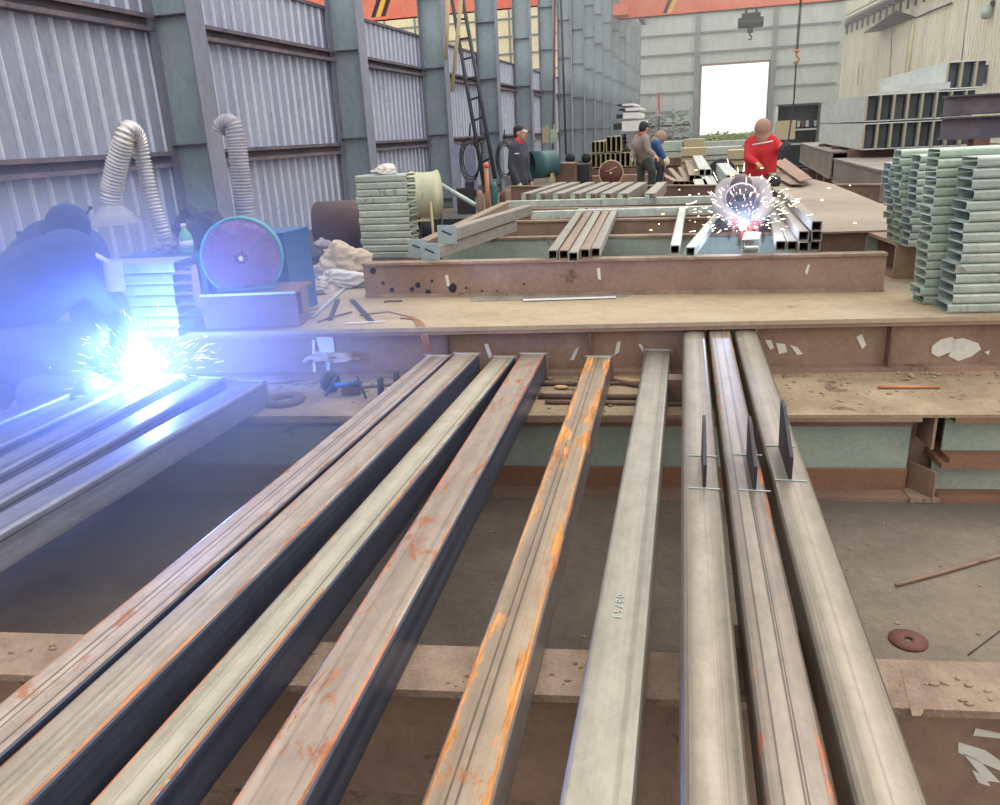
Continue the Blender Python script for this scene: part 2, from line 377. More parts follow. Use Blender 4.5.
# neighbouring bay seen over the low wall
b = MB(); b.box((-26, YB + .1, 6.5), (38.6, .2, 13)); b.mat = 1
for k in range(9): b.box((-26, YB - .06, 1.3 + 1.45 * k), (38.6, .1, .13))
for k in range(12): b.box((-9.0 - 3 * k, YB - .08, 6.5), (.12, .1, 13))
b.build('wall_far_left', ['cream_lit', 'back_girt'], kind='structure')
# wall on the other side
wa = P(835, 30, 9.3); wc = P(900, 0, 9.3); wd = (wc - wa); wd.z = 0; wd.normalize()
w0 = Vector((wa.x, wa.y, 0)) - wd * 4 ; L = 75
wm = xframe(w0, w0 + wd)      # local X runs from the end wall towards the camera, local Y to the outside
b = MB(); x = 0; b.mat = 0
while x < L:
    b.box((x + .18, .0, 6), (.34, .03, 12)); b.mat = 0; b.box((x + .37, -.03, 6), (.06, .05, 12)); x += .4
wr = b.build('wall_right', ['cream_sheet'], mw=wm, kind='structure')
# keep the sheet on the outer side and the bracket row in front
t = empty('crane_rail', mw=wm @ Matrix.Translation((2, -.45, 9.0)), label='crane runway beam with a row of dark brackets above the cream wall', cat='crane rail', group='crane runways')
b = MB(); b.prism(iprof(.3, .45, .03, .04), 0, 40, 'X'); b.build('runway_beam', 'girt_paint', t)
for k in range(26):
    b = MB(); b.box((1 + 1.5 * k, -.25, .0), (.12, .5, .1)); b.box((1 + 1.5 * k, -.1, -.35), (.12, .12, .7)); b.build('bracket', 'dark_iron', t)
for k in range(3):
    b = MB(); b.tube([(0, -.45, .1 + .3 * k), (40, -.45, .1 + .3 * k)], .04, 6); b.build('busbar', 'dark_iron', t)
# awning, lamp and lit slit on that wall
def onw(px, py):   # point where the pixel ray meets the cream wall
    r = ray(px, py); n = Vector((wd.y, -wd.x, 0)); o = Vector((0, 0, H)); t = (w0 - o).dot(n) / r.dot(n); return o + r * t
inn = -(wm.to_3x3() @ Vector((0, 1, 0)))
a, c = onw(882, 31), onw(916, 18)
t = empty('wall_awning', a, label='dark folded sheet awning sticking out from the cream wall', cat='awning')
b = MB(); q = c - a; b.add([(0, 0, 0), q, q + inn * 1.3 + Vector((0, 0, .5)), inn * 1.3 + Vector((0, 0, -.1)), Vector((0, 0, .07)), q + Vector((0, 0, .07)), q + inn * 1.3 + Vector((0, 0, .57)), inn * 1.3 + Vector((0, 0, -.03))], [(0, 1, 2, 3), (7, 6, 5, 4), (0, 4, 5, 1), (1, 5, 6, 2), (2, 6, 7, 3), (3, 7, 4, 0)]); b.build('sheet', 'dark_iron', t)
b = MB(); b.tube([q, q * 1.5 + inn * .2, q * 1.9 + inn * .2], .06, 6); b.build('bracket', 'dark_iron', t)
a, c = onw(915, 24), onw(908, 82)
b = MB(); b.tube([a + inn * .1, c + inn * .1], .1, 6); tag(b.build('light_slit', 'cream_lit'), 'thin pale yellow bar for a lit gap running down the cream wall', 'light_slit')  # pale bar standing for light through a gap in the sheeting
a = onw(993, 12); t = empty('wall_lamp', a, label='grey bulkhead lamp high on the cream wall', cat='lamp')
b = MB(); b.lathe([(0, -.35), (.2, -.3), (.28, 0), (.2, .3), (0, .38)], 16, inn * .3); b.build('lamp_body', 'galv', t); b = MB(); b.box(inn * .1 + Vector((0, 0, .4)), (.12, .4, .3)); b.build('bracket', 'dark_iron', t)
a = onw(987, 74); b = MB(); b.box(a + inn * .15, (.2, .3, .9)); b.box(a + inn * .28, (.1, .1, .6)); tag(b.build('switch_box', 'dark_iron'), 'small dark switch box on the cream wall above the big beams', 'switch box')
for k, (u, v, w2, v2) in enumerate(((893, 30, 890, 92), (970, 0, 960, 80), (860, 62, 858, 85))):
    a, c = onw(u, v), onw(w2, v2); b = MB(); b.tube([a + inn * .06, c + inn * .06], .035, 6); tag(b.build('wall_pipe', 'back_girt'), ['thin grey pipe on the cream wall below the awning', 'thin grey pipe on the cream wall beside the bulkhead lamp', 'thin grey pipe on the cream wall near its far corner'][k], 'pipe')
# unseen low wall behind the camera, added to tune sky light on front faces
b = MB(); b.box((3, -16, 2), (44, .2, 4)); b.build('wall_front_unseen', 'back_sheet', kind='structure')
# cranes
yc = 55.
def crane(name, xa, xb, z0, h, y, label):
    t = empty(name, (xa, y, z0), label=label, cat='crane', group='orange overhead cranes')
    b = MB(); b.box(((xb - xa) / 2, 0, h / 2), (xb - xa, .5, h)); b.box(((xb - xa) / 2, 0, .04), (xb - xa, .7, .08)); b.box(((xb - xa) / 2, 0, h), (xb - xa, .7, .08)); b.build('girder', 'crane_orange', t)
    return t
g0 = PY(636, 18, yc); g1 = PY(850, 4, yc)
t = crane('overhead_crane', XI + .2, P(850, 4, g1.z).x + .5, g0.z + .0, 1.7, yc, 'orange overhead crane girder with dark hoist above the bright doorway')
for k in range(2):
    b = MB(); x = PY(668 - 5 * k, 5, yc).x - t.location.x; b.add([(x, -.262, .1), (x + .22, -.262, .1), (x + .9, -.262, 1.6), (x + .68, -.262, 1.6), (x, -.256, .1), (x + .22, -.256, .1), (x + .9, -.256, 1.6), (x + .68, -.256, 1.6)], [(0, 1, 2, 3), (4, 7, 6, 5), (0, 4, 5, 1), (1, 5, 6, 2), (2, 6, 7, 3), (3, 7, 4, 0)]); b.build('stripe', ['yellow', 'black'][k % 2], t)
b = MB(); b.box((.1, 0, .4), (.9, 2.6, .6)); b.build('end_carriage', 'crane_orange', t)
hx = PY(751, 15, yc).x
h = empty('hoist', (hx, yc, g0.z - .95), label='dark electric hoist trolley hanging under the orange crane girder', cat='hoist')
b = MB(); b.box((0, 0, .45), (1.1, .5, .45)); b.lathe([(0, -.75), (.25, -.75), (.3, -.7), (.3, .7), (.25, .75), (0, .75)], 14, (0, 0, .15), (1, 0, 0)); b.build('drum', 'black', h)
b = MB(); b.box((0, 0, .98), (.74, .6, .06)); b.box((-.3, 0, .8), (.12, .6, .4)); b.box((.3, 0, .8), (.12, .6, .4)); b.build('trolley_frame', 'dark_iron', h)
b = MB(); b.box((0, 0, -.25), (.35, .25, .35)); b.tube([(0, 0, -.4), (0, 0, -.55), (.1, 0, -.65), (.08, 0, -.8), (-.08, 0, -.8)], .05, 6); b.build('hook', 'black', h)
# neighbouring crane
yc2 = 54.; a0 = PY(365, 22, yc2); a1 = PY(540, 9, yc2)
t = crane('overhead_crane', a0.x - 6, XW - .6, a0.z, 2.4, yc2, 'orange crane girder seen over the low wall in the neighbouring bay')
for k in range(3):
    b = MB(); x = PY(372 + 5 * k, 12, yc2).x - t.location.x; b.add([(x, -.262, .2), (x + .3, -.262, .2), (x + 1.3, -.262, 2.2), (x + 1., -.262, 2.2), (x, -.256, .2), (x + .3, -.256, .2), (x + 1.3, -.256, 2.2), (x + 1., -.256, 2.2)], [(0, 1, 2, 3), (4, 7, 6, 5), (0, 4, 5, 1), (1, 5, 6, 2), (2, 6, 7, 3), (3, 7, 4, 0)]); b.build('stripe', ['black', 'yellow', 'black'][k], t)
# world and light
w = bpy.data.worlds.new('world'); sc.world = w; w.use_nodes = True
w.node_tree.nodes['Background'].inputs[0].default_value = (1.0, .98, .95, 1); w.node_tree.nodes['Background'].inputs[1].default_value = 1.2
sc.view_settings.view_transform = 'Standard'; sc.view_settings.look = 'None'; sc.view_settings.gamma = 1; sc.view_settings.exposure = .35; sc.view_settings.use_curve_mapping = False
sc.cycles.use_denoising = True
l = bpy.data.lights.new('skylight_sun', 'SUN'); l.energy = 1.0; l.angle = .9; l.color = (1, .95, .86); lo = bpy.data.objects.new('skylight_sun', l); COL.objects.link(lo); lo.rotation_euler = (math.radians(-25), math.radians(18), 0)
# ------------------------------------------------------------------ near steelwork
ZB = .42
slope = Vector((1, .152, 0)).normalized()
def along(p, x):   # point on the line through p with the beams' direction at world x
    return p + slope * ((x - p.x) / slope.x)
# beam A, nearest
a = P(417, 690, ZB); c = P(1000, 712, ZB); dA = (c - a).normalized()
def lineA(x): return a + dA * ((x - a.x) / dA.x)
def ibeam(name, p0, p1, w, h, z0, mats, label, tw=.014, tf=.02, off=None, group=None, ends=None):
    p0 = Vector(p0); p1 = Vector(p1); p0.z = p1.z = z0; m = xframe(p0, p1); L = (p1 - p0).length
    t = empty(name, mw=m, label=label, cat='steel beam', group=group)
    off = w / 2 if off is None else off
    b = MB(); b.prism([(u + off, v) for u, v in [(-tw/2, tf), (tw/2, tf), (tw/2, h-tf), (-tw/2, h-tf)]], 0, L, 'X'); b.build('web', mats[0], t)
    b = MB(); b.prism([(off-w/2, h-tf), (off+w/2, h-tf), (off+w/2, h), (off-w/2, h)], 0, L, 'X'); b.build('flange', mats[1], t)
    b = MB(); b.prism([(off-w/2, 0), (off+w/2, 0), (off+w/2, tf), (off-w/2, tf)], 0, L, 'X'); b.build('flange', mats[1], t)
    return t, L
tA, LA = ibeam('support_beam', lineA(-2.6), lineA(2.6), .17, ZB, 0, ('rust_brown', 'rust_top'), 'rusty spattered support beam crossing under the tubes closest to the camera')
# spatter and paint on A
rr = random.Random(3)
b = MB()
for k in range(150):
    x = rr.uniform(.8, LA - .3); y = rr.gauss(.085, .035); s = rr.uniform(.002, .007)
    if 0.005 < y < .165: b.ball((x, y, ZB + s * .3), s, rr.uniform(1, 2.2), 1, .7, 6)
b.build('weld_spatter', 'rust_brown', tA, kind='stuff')
def patch(b, m, pts, th=.002):
    """thin irregular daub lying on a surface; pts in world, m = inverse frame"""
    n = len(pts); nrm = (pts[1] - pts[0]).cross(pts[2] - pts[0]).normalized()
    if nrm.dot(Vector((0, 0, H)) - pts[0]) < 0: nrm = -nrm
    b.add([m @ (p + nrm * th) for p in pts] + [m @ (p - nrm * .0005) for p in pts], [tuple(range(n)), tuple(reversed(range(n, 2 * n)))] + [(i, n + i, n + (i + 1) % n, (i + 1) % n) for i in range(n)])
def webpt(px, py, p0, d, setback):
    """where a pixel ray meets the vertical plane through p0 along d, set back"""
    n = Vector((-d.y, d.x, 0)); r = ray(px, py); o = Vector((0, 0, H)); t = (p0 + n * setback - o).dot(n) / r.dot(n); return o + r * t
im = tA.matrix_world.inverted()
b = MB()
for q in ([(958, 742), (985, 750), (1005, 764), (1005, 772), (980, 762), (958, 752)], [(962, 752), (975, 756), (1000, 782), (985, 780)], [(972, 770), (985, 776), (990, 786), (978, 782)], [(975, 728), (1000, 733), (1000, 738), (973, 735)]):
    patch(b, im, [webpt(x, y, a, dA, .078) for x, y in q])
b.build('chalk_mark', 'chalk', tA)
b = MB()
for q in ([(901, 670), (916, 671), (926, 706), (921, 716), (912, 716)],): patch(b, im, [P(x, y, ZB) for x, y in q], .001)
b.build('paint_daub', 'galv_paint' if 'galv_paint' in M else 'rust_top', tA)
for x in (1.05, 3.9):
    b = MB(); b.box((x, .045, ZB / 2), (.012, .07, ZB - .044)); b.build('stiffener', 'rust_dark', tA)
# beam B
pB = P(500, 418, ZB - .012); 
dB = (P(800, 417, ZB - .012) - P(230, 418, ZB - .012)).normalized()
def lineB(x): return pB + dB * ((x - pB.x) / dB.x)
xe = webpt(915, 460, pB, dB, .03).x
hB = ZB - .014
tB, LB = ibeam('support_beam', lineB(-3.6), lineB(xe), .22, hB, 0, ('teal_web', 'rust_brown'), 'long support beam with green painted web under the crusted plate', off=.11)
imB = tB.matrix_world.inverted()
b = MB(); b.prism([(.088, .02), (.102, .02), (.102, .12), (.096, .125), (.088, .118)], 0, LB, 'X'); b.build('rust_band', 'rust_orange', tB)
b = MB(); b.prism([(.09, hB - .075), (.102, hB - .075), (.102, hB - .02), (.09, hB - .02)], 0, LB, 'X'); b.build('bare_band', 'rust_brown', tB)
# short pieces beyond the gap
x0 = webpt(943, 440, pB, dB, .03).x; x1 = 3.0
for z0, h, lab in ((0, .19, 'short green grey beam lying on the floor past the bracket gap'), (.19, hB - .19, 'short grey beam with rusty flange stacked under the crusted plate')):
    s = .03 if z0 else 0
    q0 = lineB(x0 + s); q1 = lineB(x1); t, L = ibeam('beam_offcut', q0, q1, .2, h, z0, ('teal_web', 'rust_orange'), lab, tf=.025, off=.1, group='short beams beyond the gap')
# box and brackets in the gap
q = lineB((xe + x0) / 2); t = empty('bracket_plate', mw=xframe(lineB(xe) + Vector((0, 0, -hB)), lineB(x0) + Vector((0, 0, -hB))), label='brown plate bracket with upright tabs in the gap of the green web beam', cat='bracket')
w_ = (lineB(x0) - lineB(xe)).length
b = MB(); b.box((w_ / 2, .2, hB / 2), (w_ + .06, .015, hB)); b.build('back_plate', 'rust_brown', t)
b = MB(); b.box((w_ * .62, .1, hB - .08), (.012, .16, .16)); b.build('tab', 'rust_brown', t)
b = MB(); b.box((w_ * .45, .06, .075), (.012, .16, .15), (0, 0, .5)); b.build('tab', 'rust_brown', t)
b = MB(); b.box((w_ / 2, .09, .012), (w_ * 1.2, .2, .022)); b.build('base_plate', 'rust_top', t)
# crusted plate bridging B and C
cF0 = P(210, 332, .70); cF1 = P(1000, 316, .70); dC = (cF1 - cF0).normalized()
def lineC(x, s=0): return cF0 + dC * ((x - cF0.x) / dC.x) + Vector((-dC.y, dC.x, 0)) * s
b = MB()
q0 = lineB(-3.8); q1 = lineB(3.0); r0 = lineC(-3.8, .25); r1 = lineC(3.0, .25)
vs = [Vector((q.x, q.y, ZB)) for q in (q0, q1, r1, r0)]; b.add(vs + [v - Vector((0, 0, .014)) for v in vs], [(0, 1, 2, 3), (7, 6, 5, 4), (0, 4, 5, 1), (1, 5, 6, 2), (2, 6, 7, 3), (3, 7, 4, 0)])
o = b.build('crusted_plate', 'dirt_crust'); tag(o, 'long plate crusted with slag and dirt under the tube ends', 'steel plate')
b = MB(); rr = random.Random(5)
for k in range(420):
    x = rr.uniform(-2.5, 2.4); s_ = rr.random() ** 2.2; y0 = lineB(x).y + .02; y1 = lineC(x).y - .03
    y = y1 - (y1 - y0) * s_; s = rr.uniform(.002, .009) * (1.6 if s_ < .12 else 1)
    b.ball((x, y, ZB + s * .4), s, rr.uniform(.8, 1.8), 1, .6, 6)
tag(b.build('slag_crumbs', 'dirt_crust', kind='stuff'), 'loose slag crumbs scattered over the crusted plate', 'slag')
# platform C: web beam + wide plate
tC, LC = ibeam('platform_beam', lineC(-4.6), lineC(3.2), .16, .28 - .022, ZB, ('rust_brown', 'rust_brown'), 'rusty web beam with chalk ticks carrying the wide tan plate', off=.085)
imC = tC.matrix_world.inverted()
for px in (448, 590, 888):
    w = webpt(px, 350, cF0, dC, .05); x = (imC @ w).x; b = MB(); b.box((x, .05, .13), (.01, .07, .21)); b.build('stiffener', 'rust_dark', tC)
b = MB(); pc = lambda x, y: webpt(x, y, cF0, dC, .074)
for q in ([(484, 344), (488, 344), (493, 358), (489, 358)], [(575, 350), (579, 347), (574, 360), (570, 360)], [(617, 342), (621, 341), (619, 352), (614, 356)], [(638, 344), (641, 344), (647, 352), (643, 353)],
          [(776, 343), (785, 344), (787, 352), (779, 354)], [(790, 345), (797, 347), (803, 354), (797, 355)], [(856, 337), (862, 334), (866, 345), (862, 349)], [(932, 346), (941, 339), (952, 337), (958, 342), (950, 352), (938, 357), (931, 353)], [(950, 340), (963, 338), (978, 343), (981, 349), (972, 356), (958, 361), (948, 356), (953, 348)], [(765, 340), (771, 340), (774, 348), (770, 350)], [(984, 352), (990, 350), (988, 355)]):
    patch(b, imC, [pc(x, y) for x, y in q])
b.build('chalk_mark', 'chalk', tC)
b = MB(); patch(b, imC, [pc(x, y) for x, y in [(316, 337), (333, 337), (335, 352), (331, 358), (330, 370), (327, 371), (326, 360), (320, 352)]]); patch(b, imC, [pc(x, y) for x, y in [(312, 340), (315, 340), (316, 372), (313, 372)]]); b.build('paint_spill', 'white', tC)
b = MB()
bk0 = Vector((-1.9, 5.75, .7)); 
pts = [lineC(-4.6), lineC(3.4), lineC(3.4) + Vector((-.05, 1.3, 0)), Vector((1.05, 5.45, .7)), Vector((-1.95, 4.95, .7)), Vector((-1.95, 6.1, .7)), Vector((-4.9, 5.9, .7))]
n = len(pts); b.add(pts + [p - Vector((0, 0, .0225)) for p in pts], [tuple(range(n)), tuple(reversed(range(n, 2 * n)))] + [(i, n + i, n + (i + 1) % n, (i + 1) % n) for i in range(n)])
tag(b.build('platform_plate', 'tan_plate'), 'wide tan steel plate spanning the workshop behind the tube ends', 'steel plate')
for k, (p, q) in enumerate((((-4.8, 5.7), (-2.0, 5.85)), ((1.15, 5.2), (3.3, 5.45)))):
    ibeam('platform_beam', Vector(p + (0,)), Vector(q + (0,)), .16, .678, 0, ('rust_brown', 'rust_brown'), ['rusty bearer under the tan plate below the rag heap', 'rusty bearer under the tan plate below the channel stacks'][k])
# scraps on C: flat bar plate, white strip
def slab(name, pix, z, th, mat, label, cat, z2=None):
    b = MB(); pts = [P(x, y, z + th) for x, y in pix]; n = len(pts)
    b.add(pts + [p - Vector((0, 0, th)) for p in pts], [tuple(range(n)), tuple(reversed(range(n, 2 * n)))] + [(i, n + i, n + (i + 1) % n, (i + 1) % n) for i in range(n)])
    o = b.build(name, mat); return tag(o, label, cat)
slab('flat_bar', [(471, 301), (627, 296), (627, 289), (471, 293)], .70, .006, 'tube_dull', 'long flat grey steel strip lying on the tan plate', 'steel strip')
slab('thin_strip', [(523, 300.5), (616, 297.5), (616, 296), (523, 299)], .706, .003, 'white', 'thin white strip lying along the flat grey bar', 'strip')
# benches D E F
def dbeam(pa, pb, z0, h, mats, label, x0=None, fl=.09):
    m = xframe(pa, pb); L = (pb - pa).length; m.translation.z = z0
    t = empty('bench_beam', mw=m, label=label, cat='steel beam', group='bench beams')
    b = MB(); b.prism([(.02, .02), (.034, .02), (.034, h - .015), (.02, h - .015)], 0, L, 'X'); b.build('web', mats[0], t)
    b = MB(); b.prism([(0, h - .015), (fl, h - .015), (fl, h), (0, h)], 0, L, 'X'); b.build('flange', mats[1], t)
    b = MB(); b.prism([(0, 0), (fl, 0), (fl, .02), (0, .02)], 0, L, 'X'); b.build('flange', mats[1], t)
    return t
ZD = .92
D0 = P(365, 298, .70); D1 = P(884, 292, .70)
tD = dbeam(D0, D1, .70, ZD - .70, ('rust_brown', 'rust_top'), 'brown bench beam standing on the tan plate under the sparks')
b = MB(); rr = random.Random(9); imD = tD.matrix_world.inverted()
dD = (D1 - D0).normalized()
for cx, cy, r in ((373, 271, 3.5), (383, 283, 2), (392, 290, 2.6), (412, 289, 2.5), (418, 285, 3), (432, 281, 1.5), (453, 288, 4.6), (428, 292, 3), (466, 288, 1.3), (482, 291, 1.3), (524, 284, 1), (497, 291, 1)):
    q = [webpt(cx + r * math.cos(k) * rr.uniform(.8, 1.1), cy + r * math.sin(k) * rr.uniform(.8, 1.15), D0, dD, .019) for k in [j * .785 for j in range(8)]]
    patch(b, imD, q, .0015)
b.build('oil_spot', 'black', tD)
b = MB()
for q in ([(805, 272), (808, 264), (810, 265), (807, 275)], [(597, 268), (600, 268), (601, 280), (598, 279)], [(445, 275), (448, 275), (450, 286), (447, 286)]): patch(b, imD, [webpt(x, y, D0, dD, .019) for x, y in q], .0015)
b.build('chalk_mark', 'chalk', tD)
E0 = P(440, 239, ZD); E1 = P(893, 231, ZD)
dbeam(E0, E1, ZD - .35, .35, ('teal_web', 'rust_top'), 'second bench beam with grey primer patches between the brown ones')
F0 = P(470, 222, ZD); F1 = P(905, 214, ZD)
dbeam(F0, F1, ZD - .35, .35, ('rust_brown', 'rust_top'), 'third brown bench beam under the pale green rails')
G0 = P(500, 209, ZD); G1_ = P(905, 204, ZD); dbeam(G0, G1_, ZD - .35, .35, ('rust_dark', 'rust_top'), 'fourth bench beam under the short pale channels')
G0 = P(510, 186, ZD); G1_ = P(880, 184, ZD); dbeam(G0, G1_, ZD - .35, .35, ('rust_dark', 'rust_top'), 'farthest bench beam behind the short pale channels')
def legs(pa, pb, n, z1):
    for k in range(n):
        p = pa.lerp(pb, (k + .5) / n); b = MB(); b.prism(iprof(.12, z1, .02, .02), -.06, .06); b.v = [v + Vector((p.x, p.y + .08, 0)) for v in b.v]
        tag(b.build('bench_trestle', 'rust_dark'), 'short rusty trestle block under the bench beams', 'trestle', 'trestles under the bench beams')
for pa, pb in ((E0, E1), (F0, F1), (G0, G1_)): legs(pa, pb, 3, ZD - .35)
# ------------------------------------------------------------------ generic tube from the corners of its top face
def fit(nl, nr, fl, fr, zb, w=None, h=None, ext=0.0):
    w0 = w or .13
    for _ in range(6):
        z = zb + (h or w0)
        a, b_, c, d = P(*nl, z), P(*nr, z), P(*fl, z), P(*fr, z)
        n = ((a + b_) / 2); f = ((c + d) / 2); y = (f - n).normalized(); x = Vector((y.y, -y.x, 0))
        if w: break
        w0 = (abs((b_ - a).dot(x)) + abs((d - c).dot(x))) / 2
    n = n - y * ext; n.z = f.z = zb
    return n, f, w or w0, h or (w or w0)
def boxtube(name, geo, mat, label, cat='steel tube', group=None, t=.005, r=.012, side=None):
    n, f, w, h = geo; m = frame(n, f); L = (f - n).length
    o = empty(name, mw=m, label=label, cat=cat, group=group)
    b = MB()
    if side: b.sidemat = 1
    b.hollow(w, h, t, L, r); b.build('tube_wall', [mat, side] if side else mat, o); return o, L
def endplate(o, L, w, h, s=.012, mat='rust_brown', holes=True, lift=.0, th=.01):
    b = MB(); W = w + 2 * s; b.box((0, L + th / 2, h / 2 + lift), (W, th, h + 2 * s - .01)); ep = b.build('end_plate', mat, o)
    b = MB(); rr = random.Random(int(L * 1000)); pts = [(-w/2, L - .004, h + .001), (w/2, L - .004, h + .001)]
    n = 12
    for k in range(n): b.ball((-w/2 + w * (k + .5) / n, L - .003, h + .001), .006, 1.2, .8, rr.uniform(.5, 1), 6)
    b.build('weld_bead', 'galv', ep)
T = [
 (((0, 705), (0, 757), (425, 357), (451, 357)), 'tube_seamed', 'long steel tube with dark seam lines, next to the arc light'),
 (((0, 771), (43, 800), (455, 357), (479, 357)), 'tube_grey', 'long grey tube with ragged rusty side, second of the six splayed tubes'),
 (((88, 805), (150, 805), (492, 357), (516, 357)), 'tube_palegrey', 'long pale grey tube with clean top and blue black side'),
 (((232, 805), (300, 805), (519, 354), (547, 354)), 'tube_rusty', 'long broad tube with orange rust patches along its top'),
 (((418, 805), (493, 805), (587, 357), (611, 357)), 'tube_orange', 'long tube streaked all over with bright orange rust'),
 (((559, 805), (634, 805), (645, 350), (671, 350)), 'tube_clean', 'long clean grey tube with a pale end weld and chalk digits'),
]
for k, (px, mat, lab) in enumerate(T):
    ext = .75 if k < 2 else .5
    g = fit(*px, ZB, ext=ext); w = g[2]
    if k == 0: g = (g[0], g[1], max(.12, min(w, .15)), .14)
    elif k == 1: g = (g[0], g[1], min(w, .15), .15)
    print('T', k, round(w, 3), round((g[1] - g[0]).length, 2), tuple(round(c, 2) for c in g[1]))
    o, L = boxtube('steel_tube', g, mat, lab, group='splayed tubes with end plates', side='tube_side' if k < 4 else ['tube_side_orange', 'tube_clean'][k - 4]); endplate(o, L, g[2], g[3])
    if k == 5:
        cv = bpy.data.curves.new('chalk_digits', 'FONT'); cv.body = '0 8 7 5 3'; cv.size = .028; cv.extrude = .0008; cv.materials.append(M['galv'])
        to = bpy.data.objects.new('tmp_text', cv); COL.objects.link(to); dg = bpy.context.evaluated_depsgraph_get(); me = bpy.data.meshes.new_from_object(to.evaluated_get(dg)); bpy.data.objects.remove(to)
        to = bpy.data.objects.new('chalk_digits', me); COL.objects.link(to); to.parent = o; to.location = (-.02, 1.15, g[3] + .0012); to.rotation_euler = (0, 0, -math.pi / 2)
T2 = [(((680, 805), (752, 805), (683, 328), (705, 328)), 'straight tube with a single fin, first of the three tubes laid side by side'),
      (((767, 805), (838, 805), (708, 328), (730, 328)), 'seamed tube with a fin, middle one of the three tubes laid side by side'),
      (((858, 805), (930, 805), (733, 328), (757, 328)), 'tube with a taller drilled fin and orange rusty edge, beside the open floor')]
fins = [((704, 487), (703, 456), 415), ((752, 489), (750, 455), 416), ((789, 479), (781, 446), 399)]
for k, (px, lab) in enumerate(T2):
    g = fit(*px, ZB + .12, ext=.5); g = (g[0], g[1], g[2], .11); w = g[2]; print('T2', k, round(w, 3), tuple(round(c, 2) for c in g[1]))
    o, L = boxtube('finned_tube', g, ['tube_sheen', 'tube_redseam', 'tube_sheen'][k], lab, group='three finned tubes', r=.014); endplate(o, L, g[2], g[3], .006, 'galv', lift=.005)
    im = o.matrix_world.inverted(); zt = ZB + .12 + g[3]
    f0 = im @ P(*fins[k][0], zt); f1 = im @ P(*fins[k][1], zt); x = (f0.x + f1.x) / 2
    hgt = PY(fins[k][0][0], fins[k][2], (o.matrix_world @ f1).y).z - zt
    b = MB(); y0, y1 = f0.y, f1.y; hh = hgt * .92
    prof = [(y0, 0), (y1, 0), (y1 + .03, hh), (y1 - (y1 - y0) * .15, hh), (y0, .07)]
    n = len(prof); b.add([(x - .005, y, g[3] + z) for y, z in prof] + [(x + .005, y, g[3] + z) for y, z in prof], [tuple(range(n)), tuple(reversed(range(n, 2 * n)))] + [(i, n + i, n + (i + 1) % n, (i + 1) % n) for i in range(n)])
    b.build('fin_plate', 'dark_fin', o) if 'dark_fin' in M else b.build('fin_plate', 'dark_iron', o)
    for s in (0, 1):
        b = MB(); b.box((x, y0 - .012 + s * (y1 - y0 + .01), g[3] + .0015), (g[2] * .8, .005, .002)); b.build('scribe_mark', 'galv', o)
for k, (u, v, lab) in enumerate(((700, 412, 'rusty packing bar lifting the three finned tubes off the crusted plate'), (760, 700, 'rusty packing bar lifting the three finned tubes off the spattered beam'))):
    q = P(u, v, ZB); b = MB(); b.box((0, .08, .06), (.40, .09, .119)); 
    tag(b.build('packing_bar', 'rust_dark', mw=Matrix.Translation((q.x + (.0 if k == 0 else .03), q.y + (.06 if k == 0 else -.02), ZB))), lab, 'packing bar')
# tubes under the arc
TL = [(((0, 512), (0, 533), (237, 381), (268, 381)), 'first tube under the arc from the open floor, with a slotted end plate'),
      (((0, 484), (0, 501), (197, 378), (226, 378)), 'second tube under the arc, its end glowing in the blue light'),
      (((0, 457), (0, 471), (160, 375), (186, 376)), 'third tube under the arc, directly below the welding point'),
      (((0, 433), (0, 445), (128, 374), (152, 375)), 'fourth tube under the arc, beneath the kneeling leg'),
      (((0, 411), (0, 422), (95, 373), (117, 374)), 'fifth tube under the arc, nearly hidden beneath the kneeling leg')]
for k, (px, lab) in enumerate(TL):
    g = fit(*px, ZB, w=.13, ext=.8)
    o, L = boxtube('steel_tube', g, 'tube_bluish', lab, group='tubes under the arc'); endplate(o, L, .13, .13, .01, 'galv')
    print('TL', k, [tuple(round(c, 2) for c in q) for q in g[:2]])
# under-tube support beyond the frame for the arc tubes and the flange line at left is beam B itself
# ------------------------------------------------------------------ clutter
from mathutils import noise as mn
surf('cloth_white', rgb(206,202,198), rgb(226,222,216), rgb(170,160,150), 6, rough=.9); surf('cloth_tan', rgb(186,168,150), rgb(204,190,172), None, 6, rough=.9)
surf('cloth_dark', rgb(46,44,58), rgb(70,66,82), None, 8, rough=.8); surf('cloth_grey', rgb(126,124,132), rgb(160,156,164), None, 7, rough=.9)
plain('machine_blue', rgb(50,92,146), .5); plain('guard_mauve', rgb(150,112,130), .5); plain('fan_teal', rgb(84,160,158), .45, .1); plain('fan_blue', rgb(110,150,190), .45, .2); plain('blade_pink', rgb(150,76,96), .5); plain('hub_white', rgb(226,216,214), .5)
surf('duct_silver', rgb(196,194,198), rgb(222,218,214), rgb(160,156,164), 8, rough=.35, metal=.6, bmp=.1)
surf('duct_grey', rgb(150,148,160), rgb(176,172,180), None, 8, rough=.6, metal=.1, bmp=.2)
plain('bottle_green', rgb(120,190,140), .3); plain('red_paint', rgb(190,50,46), .5); plain('red_brown', rgb(108,66,58), .7); plain('teal_drum', rgb(70,110,112), .5); plain('tan_paint', rgb(190,176,140), .6)
surf('drum_brown', rgb(72,58,66), rgb(92,74,78), None, 3, rough=.7)
